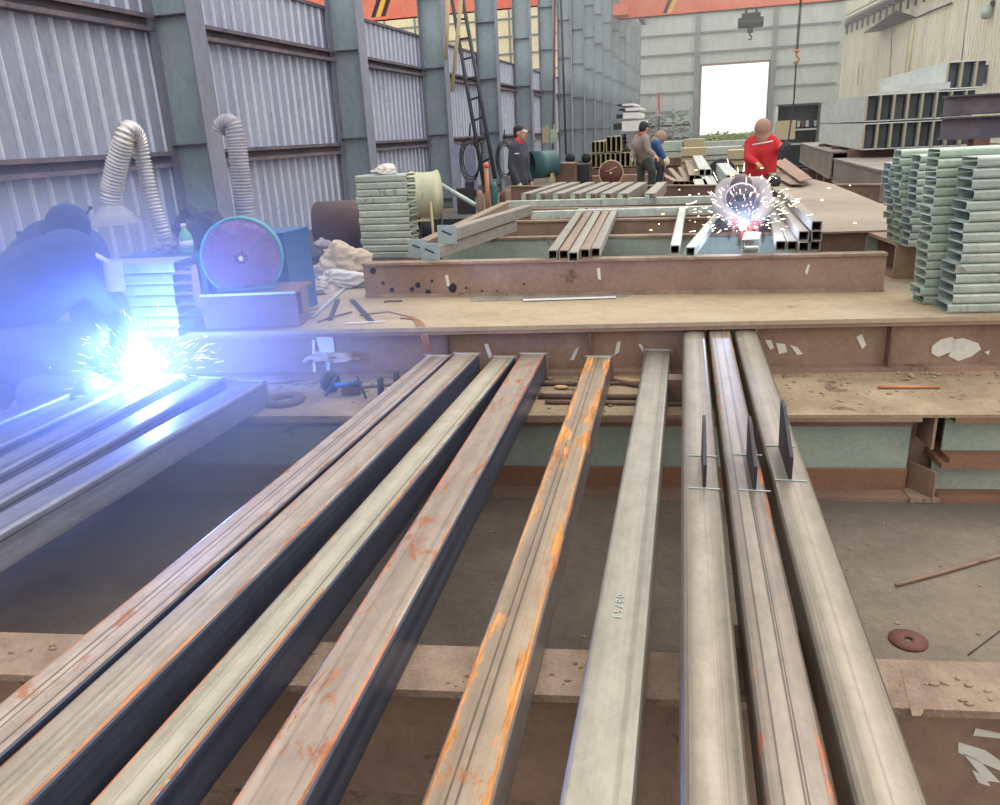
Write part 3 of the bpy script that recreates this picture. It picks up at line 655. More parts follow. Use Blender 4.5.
def crumple(name, c, size, mat, label, cat, amp=.35, seed=0, group=None):
    bm = bmesh.new(); bmesh.ops.create_icosphere(bm, subdivisions=5, radius=1)
    for v in bm.verts:
        p = v.co.copy(); s = Vector((seed * 7.3, 1.7 * seed, 0))
        d = 1 + amp * 1.1 * mn.noise(p * 1.4 + s) + amp * .55 * (.5 - abs(mn.noise(p * 2.2 + s * 1.3)) * 2) + amp * .12 * (.5 - abs(mn.noise(Vector((p.x * 3, p.y * 6, p.z * 5)) + s)) * 2)
        q = p * d; q.z = max(q.z, -.45); v.co = Vector((q.x * size[0], q.y * size[1], (q.z + .45) * size[2]))
    me = bpy.data.meshes.new(name); bm.to_mesh(me); bm.free(); me.materials.append(M[mat])
    for p in me.polygons: p.use_smooth = True
    o = bpy.data.objects.new(name, me); COL.objects.link(o); o.location = c; return tag(o, label, cat, group)
ORD = ['first', 'second', 'third', 'fourth', 'fifth', 'sixth', 'seventh', 'eighth', 'ninth', 'tenth', 'eleventh', 'twelfth', 'thirteenth', 'fourteenth', 'fifteenth', 'sixteenth', 'seventeenth', 'eighteenth']
# ---- stacks of lipped channels
def chanmesh(L, w, h, t=.004, lip=.02, mirror=False):
    r = .012; b = MB()
    pr = [(r, 0), (w, 0), (w, lip), (w - t, lip), (w - t, t), (r, t), (t, r), (t, h - r), (r, h - t), (w - t, h - t), (w - t, h - lip), (w, h - lip), (w, h), (r, h), (r * .3, h - r * .3), (0, h - r), (0, r), (r * .3, r * .3)]
    b.prism(pr, 0, L, 'X'); return b
def chanstack(base, topx, n, h, w, L, label, group, mat='galv_channel', left=False, d=None, seed=0):
    """base: front lower corner of the open end; topx: world x of the same corner at the top"""
    rr = random.Random(seed); first = None
    for k in range(n):
        f = k / (n - 1); x = base.x + (topx - base.x) * f + rr.uniform(-.012, .012); mw = xframe(Vector((0, 0, 0)), d or dC); mw.translation = Vector((x, base.y + rr.uniform(-.004, .004), base.z + .001 + k * (h + .0015)))
        if left: mw = mw @ Matrix.Translation((-L, 0, 0))
        if first is None:
            o = chanmesh(L, w, h).build('lipped_channel', mat, mw=mw); first = o
        else: o = dup(first, mw=mw)
        j = n - 1 - k; pos = 'topmost' if j == 0 else 'bottom' if k == 0 else ORD[j] + ' from top'
        tag(o, pos + ' ' + label, 'steel channel', group)
def S(px, py, z, tpx, tpy, n, L, label, group, w=.17, mat='galv_channel', y=None, seed=0):
    p = P(px, py, z) if y is None else PY(px, py, y); p.z = z
    t = PY(tpx, tpy, p.y); h = (t.z - z) / n - .0015; chanstack(p, t.x, n, h, w, L, label, group, mat, seed=seed)
    return p, t
S(949, 314, .70, 979, 157, 15, 1.6, 'channel of the broadest pale stack by the plate edge', 'channels in the fullest stack', seed=1)
S(921, 305, .70, 941, 149, 17, 1.3, 'channel of the tall leaning stack behind the broadest one', 'channels in the tall leaning stack', w=.15, mat='galv_green', seed=2)
b = MB(); b.box((0, 0, .11), (1.5, .75, .219)); q = P(893, 279, .70)
o = empty('packing_beam', mw=xframe(Vector((q.x, q.y, .70)), Vector((q.x + 1, q.y + .152, .70))), label='short brown beam under the thinner channel stacks, past the end of the sparking bench', cat='steel beam')
b = MB(); b.prism([(0, 0), (.75, 0), (.75, .02), (.02, .02), (.02, .2), (.75, .2), (.75, .22), (0, .22)], 0, 1.9, 'X'); b.build('channel_body', 'rust_brown', o)
for x in (.1, .9, 1.7):
    b = MB(); b.box((x, .385, .11), (.015, .72, .18)); b.build('stiffener', 'rust_dark', o)
p3, _ = S(909, 247.5, .921, 920, 155, 12, .9, 'channel of the first thin stack on the brown beam', 'channels in the first thin stack', w=.13, seed=3)
S(900, 247, .921, 901, 150, 12, .9, 'channel of the middle thin stack on the brown beam', 'channels in the middle thin stack', w=.12, y=p3.y + .16, mat='galv_green', seed=4)
S(892, 247, .921, 890, 163, 11, .9, 'channel of the thin stack next to the deck plate', 'channels in the hindmost thin stack', w=.12, y=p3.y + .32, seed=5)
# wide channels lying on the top of the stacks
for k, (u, v, y, L, lab) in enumerate(((990, 137, 5.4, 1.2, 'loose wide channel lying across the tops of the stacks'), (940, 146, 5.9, 1.5, 'loose pale channel behind the tall leaning stack'))):
    pass
# mid stack by the spool
ym = 6.4; mb = PY(364, 259, ym); mr = PY(413, 259, ym); mt = PY(354, 176, ym)
b = MB(); b.prism(iprof(.3, mb.z - .001, .03, .03), -.28, .28, 'X'); b.v = [v + Vector(((mb.x + mr.x) / 2, ym + .12, 0)) for v in b.v]
tag(b.build('stack_bearer', 'rust_dark'), 'rusty bearer holding up the neat channel stack by the cable spool', 'bearer')
chanstack(mb, mt.x, 12, (mt.z - mb.z) / 12 - .0015, .22, mr.x - mb.x, 'channel of the neat stack beside the cream spool', 'channels in the neat stack by the spool', d=Vector((1, .02, 0)), seed=6)
crumple('rag', Vector((PY(385, 175, ym + .1).x, ym + .1, mt.z + .003)), (.1, .08, .05), 'cloth_white', 'small crumpled rag on top of the neat channel stack', 'rag', .4, 3)
# left stack beside the welder
zl = .70; lb = P(180, 338, zl); lt = PY(173, 262, lb.y)
chanstack(lb, lt.x, 7, (lt.z - zl) / 7 - .0015, .2, .62, 'channel of the stack between kneeling welder and round fan', 'channels in the stack behind the arc', left=True, seed=7)
# blue table with rags and bottle
ty = lb.y + .26; tl = PY(118, 257, ty); tr = PY(203, 256, ty); zt = tr.z
t = empty('work_table', ((tl.x + tr.x) / 2, ty + .2, .70), label='blue steel table behind the arc-lit channel stack, bottle on top', cat='table'); wx = (tr.x - tl.x)
b = MB(); b.box((0, 0, zt - .70 - .01), (wx, .4, .02)); b.build('table_top', 'machine_blue', t)
for sx in (-1, 1):
    for sy in (-1, 1):
        b = MB(); b.box((sx * (wx / 2 - .02), sy * .18, (zt - .72) / 2), (.035, .035, zt - .72)); b.build('leg', 'machine_blue', t)
q = PY(188, 252, ty + .1); t = empty('bottle', (q.x, ty + .1, zt), label='green plastic bottle standing on the blue table', cat='bottle')
b = MB(); b.lathe([(0, 0), (.033, 0), (.036, .01), (.036, .09), (.03, .11), (.013, .135), (.012, .15), (0, .15)], 20); b.build('bottle_body', 'bottle_green', t)
b = MB(); b.lathe([(0, .15), (.014, .15), (.014, .166), (0, .168)], 14); b.build('cap', 'white', t)
b = MB(); b.lathe([(.0365, .03), (.0368, .03), (.0368, .075), (.0365, .075)], 20); b.build('paper_label', 'white', t)
q = PY(200, 252, ty + .3); crumple('rag_bundle', (q.x + .02, ty + .32, zt), (.14, .09, .15), 'cloth_dark', 'dark bundled rags and hose heaped behind the green bottle', 'rags', .5, 5)
q = PY(170, 252, ty + .15); crumple('rag', (q.x, ty + .12, zt), (.06, .05, .04), 'cloth_grey', 'small grey rag under the end of the silver hose', 'rag', .5, 9)
# beam under the fan
q0 = P(206, 330, .70); q1 = P(300, 327, .70)
t = empty('fan_bearer', mw=xframe(Vector((q0.x, q0.y, .70)), Vector((q1.x, q1.y, .70))), label='short purple brown channel lying under the round fan', cat='steel beam'); Lb = (q1 - q0).length; hb = PY(250, 294, q0.y + .02).z - .70
b = MB(); b.prism([(0, 0), (.3, 0), (.3, .015), (.012, .015), (.012, hb - .015), (.3, hb - .015), (.3, hb), (0, hb)], 0, Lb, 'X'); b.build('channel_body', 'rust_dark', t)
b = MB(); b.prism([(-.008, hb - .012), (.005, hb - .012), (.005, hb), (-.008, hb)], 0, Lb, 'X'); b.build('edge_strip', 'galv', t)
# drum fan
zf = .70 + hb; fy = q0.y + .14; fc = PY(242.5, 257, fy); rf = (PY(276, 257, fy).x - PY(209, 257, fy).x) / 2
t = empty('drum_fan', mw=Matrix.Translation((fc.x, fy, zf)) @ Matrix.Rotation(math.radians(24), 4, 'Z'), label='round drum fan with teal rim, pink blades and wire guard', cat='fan'); hc = fc.z - zf
ax = (0, 1, 0)
b = MB(); b.lathe([(rf, -.03), (rf + .008, -.035), (rf + .012, -.02), (rf + .004, .1), (rf - .01, .1), (rf - .012, -.02), (rf, -.03)], 48, (0, 0, hc), ax); b.build('rim', 'fan_teal', t)
b = MB()
for k in range(1, 23):
    r = .03 + (rf - .035) * k / 22; pts = [(r * math.cos(a * math.pi / 20), -.035 - .02 * (1 - (r / rf) ** 2), hc + r * math.sin(a * math.pi / 20)) for a in range(40)]; b.tube(pts, .0026, 5, closed=True)
for k in range(4):
    a = k * math.pi / 4; b.tube([(-rf * math.cos(a), -.036, hc - rf * math.sin(a)), (0, -.058, hc), (rf * math.cos(a), -.036, hc + rf * math.sin(a))], .003, 5)
b.build('guard', 'guard_mauve', t)
for k in range(5):
    a = k * 2 * math.pi / 5; b = MB(); vs = []
    for r, wd2, tw in ((.035, .03, .5), (.1, .06, .42), (rf - .03, .085, .3)):
        for s_ in (-1, 1):
            for th in (-.001, .001):
                u = a + s_ * wd2 / r * .9 if r > .05 else a + s_ * .5; vs.append((r * math.cos(u), .02 + s_ * wd2 * tw + th, hc + r * math.sin(u)))
    fs = []
    for j in range(2):
        o_ = j * 4; fs += [(o_, o_ + 2, o_ + 6, o_ + 4), (o_ + 1, o_ + 5, o_ + 7, o_ + 3), (o_, o_ + 4, o_ + 5, o_ + 1), (o_ + 2, o_ + 3, o_ + 7, o_ + 6)]
    b.add(vs, fs); b.build('blade', 'blade_pink', t)
b = MB(); b.lathe([(0, -.045), (.03, -.04), (.036, -.02), (.036, .06), (0, .06)], 24, (0, 0, hc), ax); hub_ = b.build('motor_hub', 'blade_pink', t)
b = MB(); b.lathe([(0, -.066), (.012, -.064), (.014, -.05), (0, -.045)], 16, (0, 0, hc), ax); b.build('hub_cap', 'hub_white', hub_)
for s_ in (-1, 1):
    b = MB(); b.tube([(s_ * .135, .02, 0.01), (s_ * .145, .02, hc - rf * .62)], .009, 8); b.build('leg', 'fan_blue', t)
b = MB(); b.tube([(-.15, -.04, .01), (.15, -.04, .01), (.15, .08, .01), (-.15, .08, .01)], .01, 8, closed=True); b.build('base_frame', 'fan_blue', t)
# blue machine cabinet behind the fan
cy_ = fy + .24; cl = PY(192, 240, cy_); cr = PY(284, 240, cy_); ct = PY(270, 233, cy_)
t = empty('welding_machine', ((cl.x + cr.x) / 2, cy_ + .15, .70), label='blue machine cabinet half hidden behind the round fan', cat='machine'); wx = cr.x - cl.x; hz = ct.z - .70
b = MB(); b.box((0, 0, hz / 2), (wx, .3, hz)); b.build('case', 'machine_blue', t)
q = PY(273, 265, cy_); b = MB(); b.box((q.x - (cl.x + cr.x) / 2 + .01, -.152, (PY(273, 262, cy_).z - .70)), (.045, .004, .16)); b.build('notice_panel', 'tan_paint', t)
b = MB(); b.box((wx * .25, -.155, hz - .04), (.12, .012, .02)); b.build('carrying_handle', 'dark_iron', t)
q = PY(289, 285, fy + .2); b = MB(); 
for k in range(4): b.box((q.x, fy + .25, .70 + .03 + .05 * k), (.07, .08, .04), (0, 0, .2 * k))
b = MB(); b.box((0, 0, .09), (.07, .08, .18)); tag(b.build('brick_pile', 'rust_brown', mw=Matrix.Translation((q.x, fy + .3, .70))), 'small rusty block at the corner of the blue machine cabinet', 'block')
# ducts
def duct(name, pts, rad, mat, label, pitch=.022, amp=.008):
    # resample along a smooth path
    P_ = [Vector(p) for p in pts]; out = []; rs = []
    n = len(P_)
    for i in range(n - 1):
        p0 = P_[max(0, i - 1)]; p1 = P_[i]; p2 = P_[i + 1]; p3 = P_[min(n - 1, i + 2)]; st = max(2, int((p2 - p1).length / (pitch / 4)))
        for k in range(st):
            u = k / st; out.append(.5 * ((2 * p1) + (-p0 + p2) * u + (2 * p0 - 5 * p1 + 4 * p2 - p3) * u * u + (-p0 + 3 * p1 - 3 * p2 + p3) * u ** 3)); rs.append(rad[i] + (rad[i + 1] - rad[i]) * u)
    rs = [r + amp * math.cos(2 * math.pi * k / 4) for k, r in enumerate(rs)]
    b = MB(); b.tube(out, rs, 20); return b
dy = 4.45; w_ = lambda u, v, y=dy: PY(u, v, y)
t = empty('fume_hose', w_(112, 205), label='silver ribbed fume hose arching over a clear hood', cat='hose'); o_ = t.location.copy()
pts = [w_(111, 204) - o_, w_(112, 190) - o_, w_(117, 165) - o_, w_(123, 142) - o_, w_(128, 130, dy + .03) - o_, w_(137, 137, dy + .12) - o_, w_(143, 160, dy + .15) - o_, w_(151, 195, dy + .15) - o_, w_(160, 225, dy + .15) - o_, w_(165, 240, dy + .15) - o_]
duct('hose', pts, [.062, .064, .064, .06, .055, .05, .046, .046, .048, .05], 'duct_silver', '').build('ribbed_hose', 'duct_silver', t)
m_, nt, bs, out = newmat('clear_plastic'); bs.inputs['Base Color'].default_value = (.55, .56, .62, 1); bs.inputs['Roughness'].default_value = .25; bs.inputs['Alpha'].default_value = .45
b = MB(); b.lathe([(.066, 0), (.09, -.03), (.18, -.12), (.178, -.122), (.088, -.033), (.064, -.003)], 40); b.build('clear_hood', 'clear_plastic', t)
b = MB(); pts2 = [(.18 * math.cos(a * math.pi / 16), .18 * math.sin(a * math.pi / 16), -.121) for a in range(32)]; b.tube(pts2, .003, 6, closed=True); b.build('hood_rim', 'duct_grey', t)
b = MB(); b.tube([(-.12, -.12, -.075), (-.10, -.13, -.04), (-.07, -.12, -.01)], .008, 8); b.ball((-.125, -.12, -.08), .018, seg=10); b.ball((-.068, -.12, -.005), .014, seg=10); b.build('handle', 'black', t)
t = empty('fume_hose', w_(246, 222, dy), label='dull grey ribbed hose hanging down behind the round fan', cat='hose'); o_ = t.location.copy()
pts = [w_(220, 133) - o_, w_(222, 126) - o_, w_(231, 124) - o_, w_(236, 140) - o_, w_(240, 170) - o_, w_(244, 205) - o_, w_(247, 224) - o_]
duct('hose', pts, [.045, .05, .055, .058, .058, .06, .055], 'duct_grey', '', .018, .004).build('ribbed_hose', 'duct_grey', t)
# rag heap on the plate by the wall
for k, (u, v, y, s, mt_, lab, am) in enumerate((
    (310, 262, 5.5, (.2, .16, .13), 'cloth_dark', 'black sack lying behind the pale plastic sheet', .35), (344, 262, 5.35, (.2, .18, .16), 'cloth_tan', 'crumpled tan cloth leaning on the neat channel stack', .4),
    (300, 280, 5.0, (.15, .14, .09), 'cloth_grey', 'thin grey plastic bag lying by the blue cabinet', .5), (345, 276, 4.95, (.2, .1, .07), 'cloth_white', 'crumpled white plastic sheet on the tan plate', .5),
    (324, 250, 5.8, (.1, .1, .16), 'cloth_grey', 'grey bag standing up at the back of the rag heap', .3), (318, 285, 4.7, (.08, .07, .05), 'cloth_tan', 'small tan rag at the front of the heap', .5))):
    q = P(u, v + 8, .70); q = Vector((PY(u, v + 8, y).x, y, .70)); crumple('rag', q, s, mt_, lab, 'rag', am, 20 + k, 'rag heap on the tan plate')
# offcuts and straps on the plate
rr = random.Random(21)
strips = [((312, 318), (345, 288)), ((330, 320), (338, 300)), ((352, 300), (372, 322)), ((300, 312), (322, 308)), ((345, 324), (385, 322)), ((384, 302), (402, 301)), ((282, 318), (302, 300)), ((360, 315), (415, 318)), ((318, 322), (352, 312))]
labs = ['long bent strap leaning among the offcuts', 'dark stubby offcut in the middle of the litter', 'dark angled offcut beside the bent strap', 'thin rod lying by the short channel', 'pale thin strip at the front of the litter', 'rusty twisted scrap near the spotted beam', 'flat grey offcut at the end of the short channel', 'twisted wire running to the copper wires', 'thin rusty rod crossing the litter']
for k, (a_, c_) in enumerate(strips):
    p, q = P(*a_, .705), P(*c_, .705); d_ = (q - p); md = (p + q) / 2 + Vector((rr.uniform(-.03, .03), rr.uniform(-.02, .02), .03 if k in (0, 7) else .004))
    b = MB(); m2 = frame(p, q)
    if k in (0, 1, 2, 4, 6): b.box((0, d_.length / 2, .004), (.028 if k != 4 else .012, d_.length, .004)); o = b.build('offcut', ['galv', 'dark_iron', 'dark_iron', 'rust_brown', 'white', 'red_brown', 'galv', 'rust_brown', 'rust_dark'][k], mw=m2)
    else: b.tube([p, md, q], .005, 6); o = b.build('offcut', ['galv', 'dark_iron', 'dark_iron', 'rust_brown', 'white', 'red_brown', 'galv', 'rust_brown', 'rust_dark'][k])
    tag(o, labs[k], 'scrap', 'scrap litter on the tan plate')
for k in range(3):
    b = MB(); p = [P(400 + 5 * k, 318, .705), P(414 + k * 2, 319, .706), P(418 + k * 3, 324, .715)]; e = webpt(427 + 2 * k, 352, cF0, dC, -.02)
    b.tube(p + [e], .004, 6); tag(b.build('copper_wire', 'copper_wire'), 'copper coloured wire hooked over the plate edge above the first splayed tube', 'wire', 'copper wires over the plate edge')
# things on the crusted plate: gloves, clamp, disc, rods
q = P(322, 402, ZB); 
t = empty('hand_grinder_stand', (q.x, q.y + .1, ZB), label='dark round clamp head with blue bars lying on the crusted plate', cat='tool')
b = MB(); b.lathe([(0, -.02), (.05, -.02), (.055, 0), (.05, .02), (0, .02)], 24, (-.02, .05, .055), (1, -.5, .1)); b.build('disc', 'black', t)
b = MB(); b.tube([(-.01, -.04, .01), (.04, .03, .11)], .008, 6); b.build('bar', 'dark_iron', t)
b = MB(); b.tube([(.03, .0, .06), (.18, .0, .075)], .012, 6); b.build('blue_bar', 'machine_blue', t)
b = MB(); b.tube([(.16, .0, .11), (.22, -.05, .01)], .007, 6); b.build('bar', 'dark_iron', t)
b = MB(); b.box((.1, .04, .03), (.1, .07, .05), (0, 0, .3)); b.build('casing', 'red_brown', t)
q = P(332, 376, ZB); o = crumple('work_glove', (q.x, q.y + .02, ZB + .09), (.12, .06, .035), 'cloth_tan', 'worn grey work glove thrown over the dark clamp', 'glove', .5, 33)
# fingers of the glove
b = MB()
for k, (dx, dz, L_) in enumerate(((-.10, .01, .06), (-.12, -.01, .07), (-.11, -.03, .06), (.1, .0, .05))):
    b.cap((dx * .6, -.02 + .012 * k, .02), .013, (dx - (L_ * .6 if dx < 0 else -L_), -.04 + .02 * k, dz), .010, 8)
g_ = b.build('glove_fingers', 'cloth_tan', o)
for k, (u, v, r, lab) in enumerate(((285, 402, .10, 'dark flat ring lying past the tube ends on the crusted plate'),)):
    q = P(u, v, ZB); b = MB(); b.lathe([(r * .55, 0), (r, 0), (r, .02), (r * .55, .02), (r * .55, 0)], 28, (q.x, q.y, ZB + .001)); tag(b.build('steel_ring', 'rust_dark'), lab, 'ring')
for k, (u, v) in enumerate(((382, 400), (398, 394))):
    q = P(u, v, ZB); b = MB(); b.lathe([(0, -.01), (.055, -.01), (.06, 0), (.055, .01), (0, .01)], 24, (q.x, q.y, ZB + .062), (1, .3, .0)); tag(b.build('grinding_disc', 'black'), ['black disc standing behind the first splayed tube', 'second black disc leaning beyond the first one'][k], 'disc')
b = MB(); b.tube([P(262, 382, ZB + .012), P(292, 381, ZB + .012)], .012, 8); tag(b.build('steel_bar', 'rust_brown'), 'stub of round bar behind the slotted end plates', 'bar')
for k, (a_, c_, r) in enumerate((((540, 384), (648, 383), .010), ((538, 396), (656, 397), .014), ((545, 402), (690, 404), .010), ((250, 383), (235, 370), .004), ((878, 387), (940, 387), .009), ((352, 388), (420, 382), .008), ((608, 380), (645, 386), .014))):
    b = MB(); b.tube([P(*a_, ZB + r), P(*c_, ZB + r)], r, 8)
    tag(b.build('steel_rod', 'rust_dark' if k != 4 else 'copper_wire'), ['thin dark rod lying close to the brown web behind the splayed tubes', 'thick dark rod on the crusted plate behind the splayed tubes', 'long dark rod nearest the plate edge behind the splayed tubes', 'short thin wire beside the slotted end plate', 'short pinkish rod lying alone on the crusted plate', 'rusty rod lying past the black discs', 'short dark stub beside the fallen wood piece'][k], 'rod')
b = MB(); 
q = [P(612, 376, ZB + .006), P(640, 378, ZB + .006), P(646, 385, ZB + .006), P(615, 384, ZB + .006)]
b.add(q + [p - Vector((0, 0, .006)) for p in q], [(0, 1, 2, 3), (7, 6, 5, 4), (0, 4, 5, 1), (1, 5, 6, 2), (2, 6, 7, 3), (3, 7, 4, 0)]); tag(b.build('wood_chip', 'pale_wood'), 'pale wooden offcut between two splayed tubes', 'wood')
for k, (u, v) in enumerate(((561, 387), (553, 396))):
    q = P(u, v, ZB + .012); b = MB(); b.ball(q, .03, 1.3, .6, .3, 10); tag(b.build('wood_chip', 'pale_wood'), ['upper small pale wood chip on the dark rods', 'lower small pale wood chip on the dark rods'][k], 'wood')
# floor bits
b = MB(); b.tube([P(896, 585, .008), P(940, 573, .010), P(1005, 554, .008)], .007, 8); tag(b.build('steel_rod', 'rust_brown'), 'thin rusty rod lying across the open dirt floor', 'rod')
q = P(908, 641, 0); b = MB(); b.lathe([(.012, .003), (.03, .004), (.06, .001), (.06, .005), (.035, .006), (.03, .009), (.016, .009), (.012, .004), (.012, .003)], 32, (q.x, q.y, .001)); tag(b.build('grinding_disc', 'red_brown'), 'worn brown grinding disc lying on the dirt floor', 'disc')
b = MB(); b.tube([P(968, 655, .003), P(1001, 630, .003)], .002, 6); tag(b.build('wire', 'dark_iron'), 'thin wire on the floor near the brown disc', 'wire')
b = MB(); rr = random.Random(8)
for k in range(170):
    x = rr.uniform(-3.0, 2.0); y = rr.uniform(1.75, 3.35); s = rr.uniform(.002, .007); b.ball((x, y, s * .4), s, rr.uniform(1, 2.5), 1, .6, 6, Matrix.Rotation(rr.uniform(0, 3), 3, 'Z'))
tag(b.build('floor_litter', 'dirt_crust', kind='stuff'), 'slag crumbs and chips scattered on the dirt floor', 'litter')
# ---- tubes on the benches
hs = .085
def bt(px, zb, w, mat, lab, grp, name='square_tube', h=None, t=.006):
    g = fit(*px, zb, w=w, h=h or w); return boxtube(name, g, mat, lab, group=grp, t=t, r=.006)
five = [(547.5, 557.5, 577.5, 586), (559, 568, 587.5, 595), (568, 578, 595, 603), (580, 589.5, 604, 611), (590.5, 600, 612, 618)]
five_l = ['first tube of the five lying together, next to the angled trio', 'second tube of the five, pinkish brown', 'third tube of the five, pulled slightly forward', 'fourth tube of the five, with brown rusty top', 'last tube of the five, with polished edge']
wz = (P(557.5, 249, ZD + .09) - P(547.5, 249, ZD + .09)).length * .96
for k, (a_, b_, c_, d_) in enumerate(five):
    y0 = [250, 250, 252, 249, 248][k]; bt(((a_, y0), (b_, y0), (c_, 208), (d_, 208)), ZD, wz, ['tube_dull', 'tube_brown', 'tube_dull', 'tube_brown', 'tube_dull'][k], five_l[k], 'five square tubes side by side')
bt(((670, 245), (680, 245), (679.5, 208), (685.5, 208)), ZD, wz, 'tube_pale', 'single pale tube lying straight on the bench between the bundles', 'loose bench tubes')
bt(((685, 247), (695.5, 247), (719, 209), (724, 209)), ZD, wz, 'tube_pale', 'slanted pale tube pointing at the sparks', 'loose bench tubes')
rt_ = [((776, 241), (766, 205), 0, 'lowest tube at the edge nearest the sparks in the stepped pile'), ((787.5, 241), (770, 203), 0, 'lower second tube of the stepped pile by the masked welder'), ((799, 242), (775, 203), 0, 'lower third tube of the stepped pile by the masked welder'), ((810.5, 241), (782, 203), 0, 'lower fourth tube of the stepped pile by the masked welder'),
       ((799, 231), (772, 197), 1, 'middle layer tube of the stepped pile, with a white lit side'), ((812, 231), (778, 197), 1, 'middle layer tube right under the topmost one of the stepped pile'), ((812, 221), (778, 189), 2, 'topmost tube of the stepped pile beside the brown deck plate')]
for (nx, ny), (fx, fy_), lv, lab in rt_:
    zb = ZD + lv * (wz + .001); g = fit((nx, ny), (nx + 10.4, ny), (fx, fy_), (fx + 6.5, fy_), zb, w=wz, h=wz); boxtube('square_tube', g, 'tube_dull', lab, group='stepped pile of square tubes', r=.006)
g = fit((744, 239), (757, 239), (748, 232), (758, 232), ZD, w=.1, h=.09); boxtube('weld_piece', g, 'tube_pale', 'short green grey tube stub being welded under the masked welder', 'tube stub')
# pale rails
for k, (a_, c_, lab) in enumerate((((505, 208), (722, 203), 'pale green rail lying behind the five tubes, the farther one'), ((531, 219.5), (722, 214), 'pale green rail lying behind the five tubes, the nearer one'))):
    p, q = P(*a_, ZD), P(*c_, ZD); m2 = xframe(p, q); L = (q - p).length; o = empty('steel_rail', mw=m2, label=lab, cat='steel rail', group='pale green rails')
    b = MB(); hh = .065; b.prism([(0, 0), (.11, 0), (.11, hh), (0, hh)], 0, L * .46, 'X'); b.build('rail_length', 'tube_pale', o); b = MB(); b.prism([(.004, 0), (.11, 0), (.11, hh), (.004, hh)], L * .463, L, 'X'); b.build('rail_length', 'tube_pale', o)
# angled trio with end plates
for k, (n_, f_, zb, lab) in enumerate((((447, 229), (528, 205), ZD + .09, 'angled grey section lying on top of the trio with blue end plates'), ((417, 243), (505, 202), ZD, 'angled pale section farthest out in the trio with blue end plates'), ((430, 247), (512, 221), ZD, 'angled dark section lying lowest in the trio with blue end plates'))):
    n2 = P(*n_, zb + .08); f2 = P(*f_, zb + .08); n2.z = f2.z = zb; o, L = boxtube('plated_tube', (n2, f2, .08, .08), ['tube_dull', 'tube_brown', 'tube_dull'][k], lab, group='angled trio with blue end plates', r=.006)
    b = MB(); b.box((0, -.006, .045), (.13, .012, .12)); b.build('end_plate', 'plate_blue' if 'plate_blue' in M else 'galv', o)
    b = MB(); b.tube([(-.03, -.014, .07), (.035, -.014, .045)], .005, 6); b.build('slot', 'black', o)
# short pale channels in a row
nx = [526, 541, 558, 575.5, 591, 606, 623, 650]; fxd = [37, 35, 33, 30, 27, 24, 20, 12]
ord_ = ['first', 'second', 'third', 'fourth', 'fifth', 'sixth', 'seventh', 'last']
for k in range(8):
    n2 = P(nx[k], 193.5, ZD + .11); f2 = P(nx[k] + fxd[k], 182, ZD + .11); n2.z = f2.z = ZD + .001
    if k < 7: n2.y -= 0
    m2 = frame(n2, f2); L = (f2 - n2).length; o = empty('pale_channel', mw=m2, label=f'{ord_[k]} short pale channel of the row, counted from the standing man', cat='steel channel', group='row of short pale channels')
    b = MB(); b.prism([(-.055, 0), (.055, 0), (.055, .11), (-.055, .11), (-.055, .1), (.045, .1), (.045, .01), (-.055, .01)], 0, L); b.build('channel_body', 'tube_dull', o)
    b = MB(); b.box((-.03, .004, .055), (.05, .006, .088)); b.build('end_tab', 'galv_green', o)
# ---- brown deck plate and big stock on the far side
slab('deck_plate', [(822, 232), (889, 230), (889, 207), (833, 184), (800, 176), (768, 178), (768, 184)], ZD, .012, 'deck_plate', 'broad brown deck plate beside the stepped tube pile', 'steel plate')
q0 = P(822, 233, ZD); q1 = P(889, 231, ZD)
o = empty('deck_plate_edge_beam', mw=xframe(Vector((q0.x, q0.y + .03, ZD - .2)), Vector((q1.x, q1.y + .03, ZD - .2))), label='brown channel edge carrying the broad deck plate', cat='steel beam'); o.name = 'edge_beam'
b = MB(); b.prism([(0, 0), (.1, 0), (.1, .015), (.012, .015), (.012, .185), (.1, .185), (.1, .199), (0, .199)], 0, (q1 - q0).length, 'X'); b.build('channel_body', 'rust_brown', o)
b = MB(); 
for u, v in ((800, 196), (860, 205), (780, 184)):
    pass
for k, (u, v) in enumerate(((800, 190), (870, 208))):
    q = P(u, v, ZD); b = MB(); b.prism(iprof(.14, ZD - .001, .02, .02), -.08, .08); b.v = [x + Vector((q.x, q.y, 0)) for x in b.v]; tag(b.build('bench_trestle', 'rust_dark'), 'rusty trestle under the brown deck plate', 'trestle', 'trestles under the deck plate')
slab('scrap_plate', [(773, 162), (785, 158), (812, 178), (800, 181)], 1.0, .01, 'rust_brown', 'tilted thin dark plate lying on the back of the deck plate', 'steel plate')
slab('scrap_plate', [(766, 172), (775, 166), (805, 184), (790, 184)], .96, .01, 'rust_top', 'thin brown plate under the tilted dark one', 'steel plate')
q = P(773, 187, ZD); t = empty('gas_can', (q.x, q.y, ZD + .012), label='small dark rounded can on the corner of the deck plate', cat='can'); b = MB(); b.lathe([(0, 0), (.07, 0), (.08, .02), (.08, .09), (.05, .12), (0, .12)], 20); b.build('can_body', 'dark_iron', t)
b = MB(); b.lathe([(.02, .12), (.02, .14), (0, .14)], 12); b.build('cap', 'galv', t)
